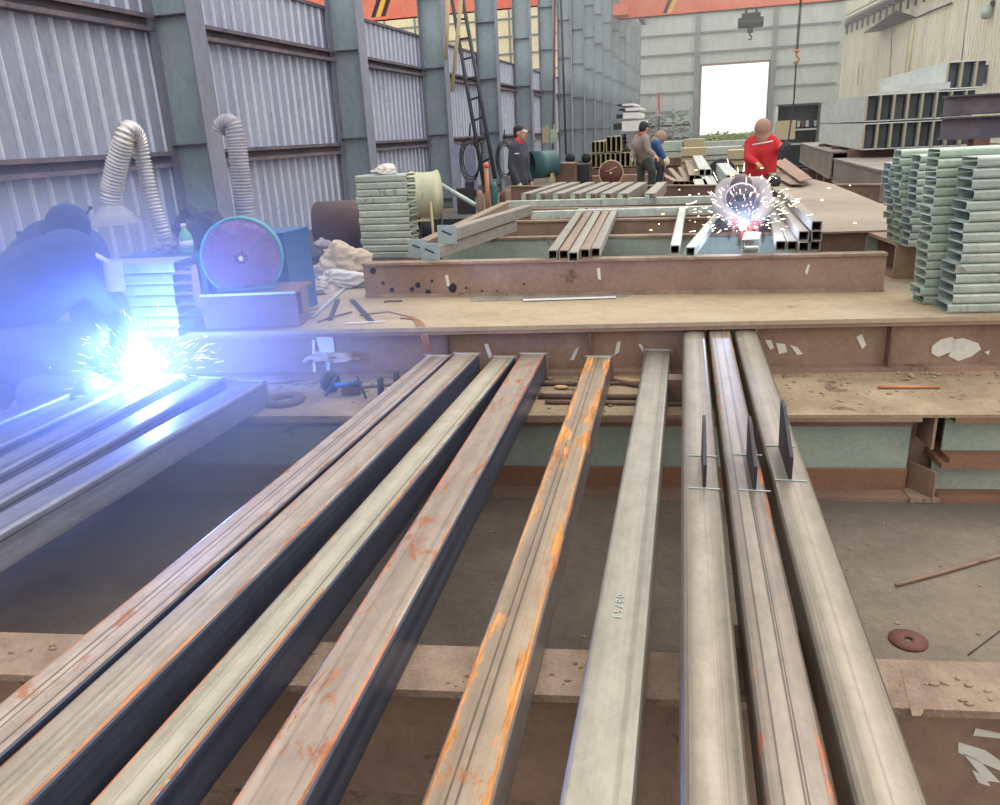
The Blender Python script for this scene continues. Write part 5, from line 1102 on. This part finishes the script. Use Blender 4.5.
def remesh(b, name, mat, parent, vox, sub=False):
    me = bpy.data.meshes.new('tmp'); me.from_pydata([tuple(v) for v in b.v], [], b.f); o = bpy.data.objects.new('tmp', me); COL.objects.link(o)
    md = o.modifiers.new('r', 'REMESH'); md.mode = 'VOXEL'; md.voxel_size = vox; md.use_smooth_shade = True
    sm = o.modifiers.new('s', 'SMOOTH'); sm.iterations = 3; sm.factor = .5
    dg = bpy.context.evaluated_depsgraph_get(); m2 = bpy.data.meshes.new_from_object(o.evaluated_get(dg)); bpy.data.objects.remove(o)
    m2.name = name; m2.materials.clear(); m2.materials.append(M[mat])
    for p in m2.polygons: p.use_smooth = True; p.material_index = 0
    o = bpy.data.objects.new(name, m2); COL.objects.link(o); o.parent = parent; return o
def orient(Fv, Uv):
    f = Vector(Fv).normalized(); u = Vector(Uv); u = (u - f * u.dot(f)).normalized(); r = f.cross(u); return Matrix((r, f, u)).transposed()   # local x = person's right, y = forward, z = up
def head(b, c, R_, s):
    e = lambda p: c + R_ @ (Vector(p) * s)
    b.ball(e((0, -.012, .025)), s, .076, .094, .098, 20, R_); b.ball(e((0, .03, -.035)), s, .058, .062, .075, 16, R_); b.ball(e((0, .055, -.085)), s, .032, .03, .025, 12, R_)
    b.cap(e((0, .088, .02)), .010 * s, e((0, .108, -.02)), .015 * s, 8); b.ball(e((0, .085, -.055)), s, .024, .012, .011, 10, R_)
    for sx in (-1, 1): b.ball(e((sx * .078, -.005, 0)), s, .012, .022, .032, 10, R_); b.ball(e((sx * .032, .078, .035)), s, .025, .012, .008, 8, R_)
def hand(b, w, dirv, palm, s, curl=.5, side=1):
    d = Vector(dirv).normalized(); n = Vector(palm).normalized(); n = (n - d * n.dot(d)).normalized(); r = d.cross(n) * side
    b.cap(w, .026 * s, w + d * .05 * s, .03 * s, 10)
    for k in (-1, 0, 1): b.cap(w + r * .02 * k * s + d * .02 * s, .018 * s, w + r * .024 * k * s + d * .085 * s, .015 * s, 8)
    for k, L in enumerate((.07, .08, .075, .058)):
        p = w + d * .09 * s + r * (-.032 + .0215 * k) * s; a = curl
        for j, f in enumerate((.42, .33, .25)):
            dd = d * math.cos(a) + n * math.sin(a); q = p + dd * L * f * s; b.cap(p, (.0105 - j * .001) * s, q, (.0098 - j * .001) * s, 8); p = q; a += curl * .9
    p = w + d * .03 * s - r * .03 * s; q = p + (d * .6 - r * .7 + n * .3).normalized() * .038 * s; b.cap(p, .013 * s, q, .011 * s, 8); b.cap(q, .011 * s, q + (d * .85 - r * .2 + n * .4).normalized() * .03 * s, .009 * s, 8)
def person(label, J, cl, s=1.0, vox=.014, group=None, gloves=('L', 'R'), curl=.5, bulk=(.022, .018, .02)):
    """J: world joints. cl: colours"""
    root = empty('person', (0, 0, 0), label=label, cat='person', group=group); o0 = Vector((J['pelvis'].x, J['pelvis'].y, min(J['toeR'].z, J['toeL'].z) - .04)); root.location = o0
    J = {k: (v - o0 if isinstance(v, Vector) and k not in ('face', 'up') and not k.startswith('dir') and not k.startswith('pal') else v) for k, v in J.items()}
    R_ = orient(J['face'], J['up']); b = MB(); hc = J['head']
    head(b, hc, R_, s)
    nb = J['neck']; b.cap(nb, .062 * s, hc + R_ @ Vector((0, -.02, -.06)) * s, .055 * s, 12)
    ch, pv = J['chest'], J['pelvis']; sh = (J['shR'] - J['shL']).normalized()
    def torso(b, g):
        for k in (-1, 1):
            b.cap(pv + sh * .08 * k * s, (.10 + g) * s, ch + sh * .085 * k * s, (.105 + g) * s, 14)
            b.cap(ch + sh * .085 * k * s, (.105 + g) * s, (J['shR'] if k > 0 else J['shL']).lerp(nb, .25), (.07 + g) * s, 12)
        b.cap(ch, (.11 + g) * s, nb, (.058 + g) * s, 12)
    def arms(b, g, end=1.0):
        for q in 'LR':
            w = J['el' + q].lerp(J['wr' + q], end); b.cap(J['sh' + q], (.055 + g) * s, J['el' + q], (.042 + g) * s, 12); b.cap(J['el' + q], (.042 + g) * s, w, (.029 + g) * s, 12)
    def legs_(b, g, end=1.0):
        for q in 'LR':
            a = J['kn' + q].lerp(J['an' + q], end); b.cap(J['hip' + q], (.085 + g) * s, J['kn' + q], (.056 + g) * s, 12); b.cap(J['kn' + q], (.054 + g) * s, a, (.037 + g) * s, 12)
    torso(b, 0); arms(b, 0); legs_(b, 0)
    for q in 'LR':
        b.cap(J['an' + q], .036 * s, J['toe' + q], .03 * s, 8)
        hand(b, J['wr' + q], J.get('dir' + q, J['wr' + q] - J['el' + q]), J.get('pal' + q, Vector((0, 0, -1))), s, curl, 1 if q == 'R' else -1)
    body = remesh(b, 'body', 'skin', root, min(vox, .007) if vox < .01 else vox * .8)
    eyes = MB()
    for sx in (-1, 1): eyes.ball(hc + R_ @ (Vector((sx * .032, .082, .022)) * s), .0085 * s, 1.3, 1, .8, 8)
    eyes.mat = 0; 
    e1 = MB(); e1.ball(hc + R_ @ (Vector((-.032, .084, .02)) * s), .009 * s, seg=8); e1.build('eye', 'eye_dark', root); e1 = MB(); e1.ball(hc + R_ @ (Vector((.032, .084, .02)) * s), .009 * s, seg=8); e1.build('eye', 'eye_dark', root)
    b = MB(); torso(b, bulk[0]); arms(b, bulk[1], .97); b.cap(pv + (pv - ch) * .15, .13 * s, pv, .135 * s, 12); remesh(b, 'jacket', cl['jacket'], root, vox)
    b = MB(); b.ball(pv, .13 * s, seg=14); legs_(b, bulk[2], .96)
    for k, q in ((-1, 'L'), (1, 'R')): b.cap(pv, .12 * s, J['hip' + q], .105 * s, 12)
    remesh(b, 'trousers', cl['trousers'], root, vox)
    for q in 'LR':
        b = MB(); d = (J['toe' + q] - J['an' + q]); b.cap(J['an' + q] + Vector((0, 0, .01)), .047 * s, J['an' + q] - d * .15, .045 * s, 10); b.cap(J['an' + q] - Vector((0, 0, .015)), .045 * s, J['toe' + q], .038 * s, 10); remesh(b, 'shoe', cl.get('shoe', 'boot'), root, vox)
        if q in gloves and 'glove' in cl:
            b = MB(); hand(b, J['wr' + q], J.get('dir' + q, J['wr' + q] - J['el' + q]), J.get('pal' + q, Vector((0, 0, -1))), s * 1.14, curl, 1 if q == 'R' else -1); w = J['wr' + q]; b.cap(w, .042 * s, w.lerp(J['el' + q], .25), .046 * s, 10); remesh(b, 'glove', cl['glove'], root, min(vox, .008))
    if 'hair' in cl:
        b = MB(); b.ball(hc + R_ @ (Vector((0, -.022, .045)) * s), s, .084, .098, .092, 20, R_); b.ball(hc + R_ @ (Vector((0, -.05, .0)) * s), s, .075, .065, .08, 14, R_); remesh(b, 'hair', cl['hair'], root, min(vox, .01))
    if 'hood' in cl:
        b = MB(); b.ball(hc + R_ @ (Vector((0, -.02, .03)) * s), s, .105, .118, .125, 22, R_); b.cap(hc + R_ @ Vector((0, -.03, -.04)) * s, .095 * s, nb, .11 * s, 14); remesh(b, 'hood', cl['hood'], root, min(vox, .012))
    if 'collar' in cl:
        b = MB(); b.cap(nb + Vector((0, 0, .03)) * s, .072 * s, nb, .085 * s, 14); remesh(b, 'collar', cl['collar'], root, min(vox, .012))
    return root, R_, hc, J, o0
V = Vector
# standing man in dark overalls
def stand(x, y, h, yaw, lean=0):
    s = h / 1.75; f = V((math.cos(yaw), math.sin(yaw), 0)); r = V((f.y, -f.x, 0)); B = V((x, y, 0))
    J = dict(pelvis=B + V((0, 0, .95 * s)), chest=B + V((0, 0, 1.25 * s)) + f * .02, neck=B + V((0, 0, 1.47 * s)), head=B + V((0, 0, 1.62 * s)) + f * .04, face=f, up=V((0, 0, 1)))
    for q, k in (('R', 1), ('L', -1)):
        J['sh' + q] = B + r * .19 * k * s + V((0, 0, 1.41 * s)); J['el' + q] = B + r * .24 * k * s + V((0, 0, 1.12 * s)) - f * .03; J['wr' + q] = B + r * .22 * k * s + V((0, 0, .87 * s)) + f * .08
        J['hip' + q] = B + r * .09 * k * s + V((0, 0, .9 * s)); J['kn' + q] = B + r * .1 * k * s + V((0, 0, .49 * s)) + f * .02; J['an' + q] = B + r * .1 * k * s + V((0, 0, .08 * s)) - f * .03 * s; J['toe' + q] = J['an' + q] + f * .18 * s - V((0, 0, .04 * s))
        J['pal' + q] = -r * k
    return J, s, f, r
ps = PY(519, 160, 13.0); J, s_, f_, r_ = stand(ps.x, 13.0, 1.79, math.radians(-12))
root, R_, hc, JJ, o0 = person('standing man in dark overalls with red collar, clear glasses and one pale glove', J, dict(jacket='overall_dark', trousers='overall_dark', hair='hair_black', collar='collar_red', glove='glove_pale'), s_, .014, gloves=('R',))
b = MB(); 
for sx in (-1, 1): b.ball(hc + R_ @ (V((sx * .034, .094, .022)) * s_), .022 * s_, 1.1, .5, .8, 10)
b.tube([hc + R_ @ (V((-.075, 0, .025)) * s_), hc + R_ @ (V((-.06, .085, .03)) * s_), hc + R_ @ (V((0, .105, .03)) * s_), hc + R_ @ (V((.06, .085, .03)) * s_), hc + R_ @ (V((.075, 0, .025)) * s_)], .004, 6); b.build('glasses', 'mask_white', root)
for q in 'R': b = MB(); p = JJ['sh' + q] + V((0, 0, .03)); b.box(p + f_ * -.02, (.03, .012, .12), (0, .2, .2)); b.box(p + f_ * .08 + V((0, -.08, -.12)), (.07, .012, .02)); b.build('reflective_patch', 'mask_white', root)
# stooping man in taupe
y = 15.; ps = PY(645, 150, y); B = V((ps.x, y, 0)); Zc = lambda u, v, yy=y: PY(u, v, yy)
hd_ = Zc(644, 129); s_ = 1.0
J = dict(head=hd_, neck=Zc(642, 136), chest=Zc(639, 146), pelvis=Zc(646, 160, y + .1), face=V((.5, .8, -.35)), up=V((0, 0, 1)), shR=Zc(646, 140, y - .2), shL=Zc(637, 140, y + .2), elR=Zc(648, 150, y - .25), wrR=Zc(654, 155, y - .3), elL=Zc(634, 150, y), wrL=Zc(632, 157, y - .1),
    hipR=Zc(648, 162, y - .05), hipL=Zc(643, 162, y + .15), knR=Zc(652, 171, y - .15), knL=Zc(641, 172, y + .1), dirL=V((0, 0, -1)))
for q, u in (('R', 650), ('L', 641)): J['an' + q] = V((Zc(u, 185).x, y, .1)); J['toe' + q] = J['an' + q] + V((.08, .15, -.05))
person('man in taupe jacket and red scarf stooping with a pale glove, seen from behind', J, dict(jacket='jacket_taupe', trousers='camo', hair='hair_black', collar='collar_red', glove='glove_pale'), s_, .016, gloves=('L',))
# crouching figure in blue
y = 16.; J = dict(head=Zc(660, 139, y), neck=Zc(656, 142, y), chest=Zc(655, 149, y), pelvis=Zc(653, 161, y), face=V((.7, -.3, -.6)), up=V((.4, 0, .9)), shR=Zc(656, 143, y - .2), shL=Zc(655, 143, y + .2), elR=Zc(661, 152, y - .2), wrR=Zc(664, 158, y - .2), elL=Zc(661, 151, y + .2), wrL=Zc(665, 157, y + .1),
    hipR=Zc(654, 163, y - .1), hipL=Zc(654, 163, y + .1), knR=Zc(661, 168, y - .15), knL=Zc(661, 168, y + .15))
for q, k in (('R', -.15), ('L', .15)): J['an' + q] = V((Zc(655, 180, y).x, y + k, .1)); J['toe' + q] = J['an' + q] + V((.17, 0, -.05))
person('worker in bright blue crouching in front of the stooping man, tan cap', J, dict(jacket='machine_blue', trousers='trouser_dark', hood='hood_tan', glove='glove_pale'), 1.0, .016)
# man in red holding the sling
y = 12.0; J = dict(head=Zc(763, 130, y), neck=Zc(763, 138, y), chest=Zc(761, 152, y), pelvis=Zc(761, 172, y), face=V((.45, .85, .1)), up=V((.15, 0, 1)), shR=Zc(773, 142, y - .02), shL=Zc(750, 143, y + .05), elR=Zc(781, 148, y - .05), wrR=V(hd) + V((-.07, 0, 0)), elL=Zc(748, 158, y - .1), wrL=Zc(756, 163, y - .25), dirR=V((.6, 0, .6)), palR=V((0, 1, 0)),
    hipR=Zc(765, 175, y), hipL=Zc(757, 175, y), knR=V((Zc(766, 190).x, y, .5)), knL=V((Zc(757, 190, y).x, y, .5)))
for q, u in (('R', 766), ('L', 757)): J['an' + q] = V((Zc(u, 190, y).x, y, .1)); J['toe' + q] = J['an' + q] + V((.05, .18, -.05))
root, R_, hc, JJ, o0 = person('man in bright red jacket with a tan hood, holding the hanging rope', J, dict(jacket='jacket_red', trousers='trouser_dark', hood='hood_tan', glove='overall_dark'), 1.05, .015, gloves=('R',), curl=1.1)
b = MB(); a_, c_ = PY(752, 145, y - .17) - o0, PY(773, 141, y - .17) - o0; b.tube([a_, a_.lerp(c_, .5) + V((0, -.02, 0)), c_], .011, 6); b.build('reflective_stripe', 'mask_white', root)
# masked welder bending over the bench
y = 6.0; hw = Zc(741, 193, 5.95); s_ = .92
J = dict(head=hw, neck=Zc(743, 186, 6.12), chest=Zc(745, 192, 6.3), pelvis=V((Zc(747, 200, 6.5).x, 6.5, .62)), face=V((.0, -.9, -.40)), up=V((0, -.4, .9)), shR=Zc(724, 190, 6.15), shL=Zc(762, 190, 6.15), elR=Zc(719, 208, 5.95), wrR=Zc(735, 222, 5.62), elL=Zc(767, 207, 5.95), wrL=Zc(755, 224, 5.62), dirR=V((.5, -.6, -.3)), dirL=V((-.5, -.6, -.3)),
    hipR=V((.12, 6.52, .58)), hipL=V((.38, 6.52, .58)), knR=V((0.02, 6.15, .5)), knL=V((.5, 6.15, .5)))
px_ = J['pelvis'].x
for q, k in (('R', -1), ('L', 1)):
    J['hip' + q] = V((px_ + k * .11, 6.55, .42)); J['kn' + q] = V((px_ + k * .2, 6.28, .62)); J['an' + q] = V((px_ + k * .18, 6.45, .1)); J['toe' + q] = J['an' + q] + V((0, -.17, -.05))
J['pelvis'] = V((px_, 6.55, .5))
root, R_, hc, JJ, o0 = person('welder in a grey jacket bending over the bench sparks behind a round face mask', J, dict(jacket='jacket_grey', trousers='trouser_dark', hair='mask_purple', glove='sleeve_red'), s_, .012)
b = MB(); 
for i in range(7):
    pass
mrot = R_
prof = [(0, .052), (.05, .048), (.09, .03), (.108, 0), (.112, -.03)]
b.lathe([(r * s_, z * s_) for r, z in prof] + [(r * .96 * s_, (z - .008) * s_) for r, z in reversed(prof)], 32, hc + R_ @ (V((0, .085, .0)) * s_), R_ @ V((0, 1, 0))); b.build('face_mask', 'mask_purple', root)
b = MB(); c = hc + R_ @ (V((0, .128, .03)) * s_); b.box(c, (.09 * s_, .02, .05 * s_), R_); b.build('mask_window', 'eye_dark', root)
b = MB(); b.tube([hc + R_ @ (V((.112 * math.cos(a * math.pi / 16), .06, .112 * math.sin(a * math.pi / 16))) * s_) for a in range(32)], .008, 6, closed=True); b.build('mask_rim', 'mask_white', root)
# kneeling welder in blue, close
W1 = P(147, 383, ZB + .14); y = 3.25
Zc = lambda u, v, yy: PY(u, v, yy)
J = dict(head=Zc(68, 233, 3.3), neck=Zc(52, 250, 3.34), chest=Zc(36, 282, 3.36), pelvis=Zc(-12, 330, 3.42), face=V((.72, -.22, -.66)), up=V((.66, 0, .75)), shR=Zc(76, 268, 3.12), shL=Zc(84, 256, 3.62), elR=Zc(115, 308, 3.4), wrR=Zc(128, 362, 3.2), elL=Zc(112, 300, 3.6), wrL=Zc(128, 350, 3.3), dirR=V((.35, -.05, -.5)), dirL=V((.3, -.4, -.4)), palR=V((.5, .3, -.2)),
    hipR=Zc(-5, 350, 3.2), hipL=Zc(0, 352, 3.3), knL=Zc(92, 396, 3.08), anL=Zc(34, 394, 3.0), knR=Zc(104, 342, 3.28), anR=Zc(80, 382, 3.35))
J['toeL'] = Zc(18, 408, 2.97); J['toeR'] = Zc(102, 386, 3.3)
root, R_, hc, JJ, o0 = person('kneeling welder in dark blue jacket and hood bending over the brightest arc', J, dict(jacket='jacket_navy', trousers='trouser_grey', hair='hair_black', glove='glove_pale', shoe='mask_white'), 1.0, .009, bulk=(.10, .032, .06))
b = MB(); b.ball(hc + R_ @ V((0, -.02, .03)), 1, .098, .112, .112, 24, R_); b.cap(hc + R_ @ V((0, -.05, -.02)), .085, JJ['neck'] + V((-.03, .0, .0)), .11, 16); remesh(b, 'hood', 'jacket_navy', root, .008)
b = MB(); b.box(JJ['neck'] + V((-.10, -.02, .06)), (.16, .02, .06), (0, .2, 0)); b.cap(JJ['neck'] + V((-.14, 0, .03)), .03, JJ['neck'] + V((-.02, 0, .06)), .03, 8); remesh(b, 'collar', 'jacket_navy', root, .009)
c = Zc(115, 275, 3.2) - o0; b = MB(); vs = []
for i in range(9):
    a = math.radians(-60 + 15 * i)
    for z in (-.075, .07): vs += [c + V((.065 * math.sin(a) + .012 * (z > 0), -.065 * math.cos(a) + .02, z)), c + V((.062 * math.sin(a) + .012 * (z > 0), -.062 * math.cos(a) + .02, z))]
fs = []
for i in range(8):
    o_ = i * 4; fs += [(o_, o_ + 4, o_ + 6, o_ + 2), (o_ + 1, o_ + 3, o_ + 7, o_ + 5), (o_, o_ + 1, o_ + 5, o_ + 4), (o_ + 2, o_ + 6, o_ + 7, o_ + 3)]
b.add(vs, fs); b.tube([c + V((0, -.03, .07)), hc + R_ @ V((.06, .09, .03))], .012, 8); b.build('face_shield', 'mask_white', root)  # white stands for arc light on the shield's inner side
b = MB(); e = hc + R_ @ V((.094, .05, -.03)); b.ball(e, .03, .5, .9, 1.2, 10, R_); b.build('ear_flap', 'skin', root)
# apron cloth draped over the knee
# electrode holder
h0 = J['wrR']; t = empty('electrode_holder', h0, label='thin electrode holder in the gloved hand of the kneeling welder', cat='welding torch')
g0 = V((.07, -.01, -.07)) ; b = MB(); b.tube([g0 * .6, g0 * 1.2], .014, 10); b.build('grip', 'black', t); b = MB(); b.tube([g0 * 1.2, W1 - h0 + V((0, 0, .02))], .003, 6); b.build('electrode', 'dark_iron', t)
b = MB(); b.tube([g0 * .5, V((-.05, -.05, -.12)), V((-.2, .0, -.16)), V((-.5, .1, -.17))], .008, 8); b.build('cable', 'black', t)
# ------------------------------------------------------------------ the two arcs: light, sparks, fume
def emis(name, c, s):
    m = bpy.data.materials.new(name); m.use_nodes = True; nt = m.node_tree; nt.nodes.clear(); o = nt.nodes.new('ShaderNodeOutputMaterial'); e = nt.nodes.new('ShaderNodeEmission'); e.inputs[0].default_value = c + (1,); e.inputs[1].default_value = s; nt.links.new(e.outputs[0], o.inputs[0]); M[name] = m
emis('arc_glow', (.8, .9, 1.0), 30); emis('spark_hot', (1.0, .88, .7), 6); emis('spark_orange', (1.0, .58, .28), 3); emis('spark_blue', (.6, .78, 1.0), 7)
def arc(c, power, col, rad, label, nsp, spread, seed, grav=.6, thick=.0015):
    l = bpy.data.lights.new('arc_light', 'POINT'); l.energy = power; l.color = col; l.shadow_soft_size = rad; o = bpy.data.objects.new('arc_light', l); COL.objects.link(o); o.location = c + V((0, 0, rad + .02))
    rr = random.Random(seed); b = MB()
    b.ball((0, 0, 0), rad, 1.2, 1, .9, 12)
    for k in range(22):
        d = V((rr.gauss(0, 1), rr.gauss(0, 1), rr.gauss(0, .8))).normalized(); b.tube([d * rad * .5, d * rad * rr.uniform(1.2, 2.2)], [rad * .3, rad * .03], 5)
    o = b.build('welding_arc', 'arc_glow', mw=Matrix.Translation(c)); tag(o, label, 'welding arc')
    b = MB()
    for k in range(nsp):
        el = abs(rr.gauss(.55, .5)) ; az = rr.uniform(0, 2 * math.pi); v = rr.uniform(.1, 1) ** .8 * spread; d = V((math.cos(az) * math.cos(el), math.sin(az) * math.cos(el), math.sin(el)))
        p = d * v; p.z -= grav * v * v * rr.random(); q = d * (v * (1 + rr.uniform(.05, .16))); q.z -= grav * v * v * 1.15 * rr.random() * .3 + (d * v).z - p.z
        p.z = max(p.z, .0); q.z = max(q.z, .0); b.mat = 0 if rr.random() < .5 else (1 if rr.random() < .6 else 2); t = thick * rr.uniform(.6, 1.5); b.tube([p, q], [t, t * .5], 4)
    for k in range(nsp // 6):
        d = V((rr.gauss(0, .5), rr.gauss(0, .5), rr.uniform(-.1, .55))) * spread * 1.1; d.z = max(d.z, 0.003); b.mat = rr.choice((0, 1)); b.ball(d, thick * rr.uniform(1.5, 2.8), 1.6, 1, .8, 6)
    s = b.build('sparks', ['spark_hot', 'spark_orange', 'spark_blue'], mw=Matrix.Translation(c), kind='stuff'); tag(s, label.replace('arc', 'arc sparks') if False else 'spray of glowing sparks around ' + ('the blue arc on the tubes' if seed == 1 else 'the arc on the bench'), 'sparks')
    return o
arc(W1 + V((0, 0, .03)), 140, (.16, .29, 1.0), .034, 'blinding blue white welding arc beside the kneeling welder', 260, .36, 1, thick=.0011)
W2 = P(743, 231, ZD + .09)
arc(W2 + V((0, 0, .04)), 11, (.5, .62, 1.0), .02, 'white welding arc in front of the masked welder', 190, .40, 2, thick=.0016)
# sparks flying over the bench
b = MB(); rr = random.Random(77)
for u, v in ((733, 175), (829, 188), (822, 200), (797, 199), (791, 206), (779, 196), (855, 223), (762, 168), (709, 217), (663, 214), (651, 230), (696, 170)):
    p = PY(u, v, 5.6 + rr.uniform(-.3, .5)); b.mat = 1; b.ball(p, .007, 1.7, 1, .7, 8)
tag(b.build('flying_sparks', ['spark_hot', 'spark_orange'], kind='stuff'), 'single sparks flying above the benches', 'sparks')
# welding fume: thin smoke drifting round the blue arc, scattering its light
def fume(name, c, size, dens, col, label, plume=1.0, fall=2.2):
    b = MB(); b.ball((0, 0, 0), 1, size[0], size[1], size[2], 24); o = b.build(name, 'white', mw=Matrix.Translation(c), kind='stuff')
    m = bpy.data.materials.new(name); m.use_nodes = True; nt = m.node_tree; nt.nodes.clear(); out = nt.nodes.new('ShaderNodeOutputMaterial'); vs = nt.nodes.new('ShaderNodeVolumePrincipled')
    vs.inputs['Color'].default_value = col + (1,); vs.inputs['Anisotropy'].default_value = .2
    tc = nt.nodes.new('ShaderNodeTexCoord'); mp = nt.nodes.new('ShaderNodeMapping'); mp.inputs['Scale'].default_value = tuple(1 / s for s in size); nt.links.new(tc.outputs['Object'], mp.inputs[0])
    ln = nt.nodes.new('ShaderNodeVectorMath'); ln.operation = 'LENGTH'; nt.links.new(mp.outputs[0], ln.inputs[0])
    mr = nt.nodes.new('ShaderNodeMapRange'); nt.links.new(ln.outputs['Value'], mr.inputs[0]); mr.inputs[1].default_value = .25; mr.inputs[2].default_value = 1.0; mr.inputs[3].default_value = dens; mr.inputs[4].default_value = 0; mr.interpolation_type = 'SMOOTHSTEP'
    nt.links.new(mr.outputs[0], vs.inputs['Density']); nt.links.new(vs.outputs[0], out.inputs['Volume']); o.data.materials.clear(); o.data.materials.append(m)
    return tag(o, label, 'smoke')
fume('welding_fume', W1 + V((-.05, -.35, .05)), (1.95, 1.5, 1.2), .75, (.52, .64, 1.0), 'thin blue lit welding smoke hanging round the kneeling welder')
fume('fume_plume', W1 + V((-.01, 0, .36)), (.075, .075, .5), 4.5, (.85, .92, 1.0), 'bright column of smoke rising from the blue arc')
fume('welding_fume', W2 + V((0, 0, .12)), (.3, .3, .22), .14, (.85, .9, 1.0), 'small puff of lit smoke round the arc on the bench')
b = MB(); b.box((1.9, 48.2, 5.3), (15.4, 53, 9.2)); o = b.build('dust_haze', 'white', kind='stuff'); tag(o, 'pale dusty haze filling the far half of the hall', 'haze')
m = bpy.data.materials.new('dust_haze'); m.use_nodes = True; nt = m.node_tree; nt.nodes.clear(); out = nt.nodes.new('ShaderNodeOutputMaterial'); vs = nt.nodes.new('ShaderNodeVolumeScatter'); vs.inputs['Color'].default_value = (1, .98, .94, 1); vs.inputs['Density'].default_value = .0055; vs.inputs['Anisotropy'].default_value = .3; nt.links.new(vs.outputs[0], out.inputs['Volume']); o.data.materials.clear(); o.data.materials.append(m)
sc.cycles.volume_bounces = 0; sc.cycles.max_bounces = 6; sc.cycles.volume_step_rate = 2.0; sc.cycles.transparent_max_bounces = 12
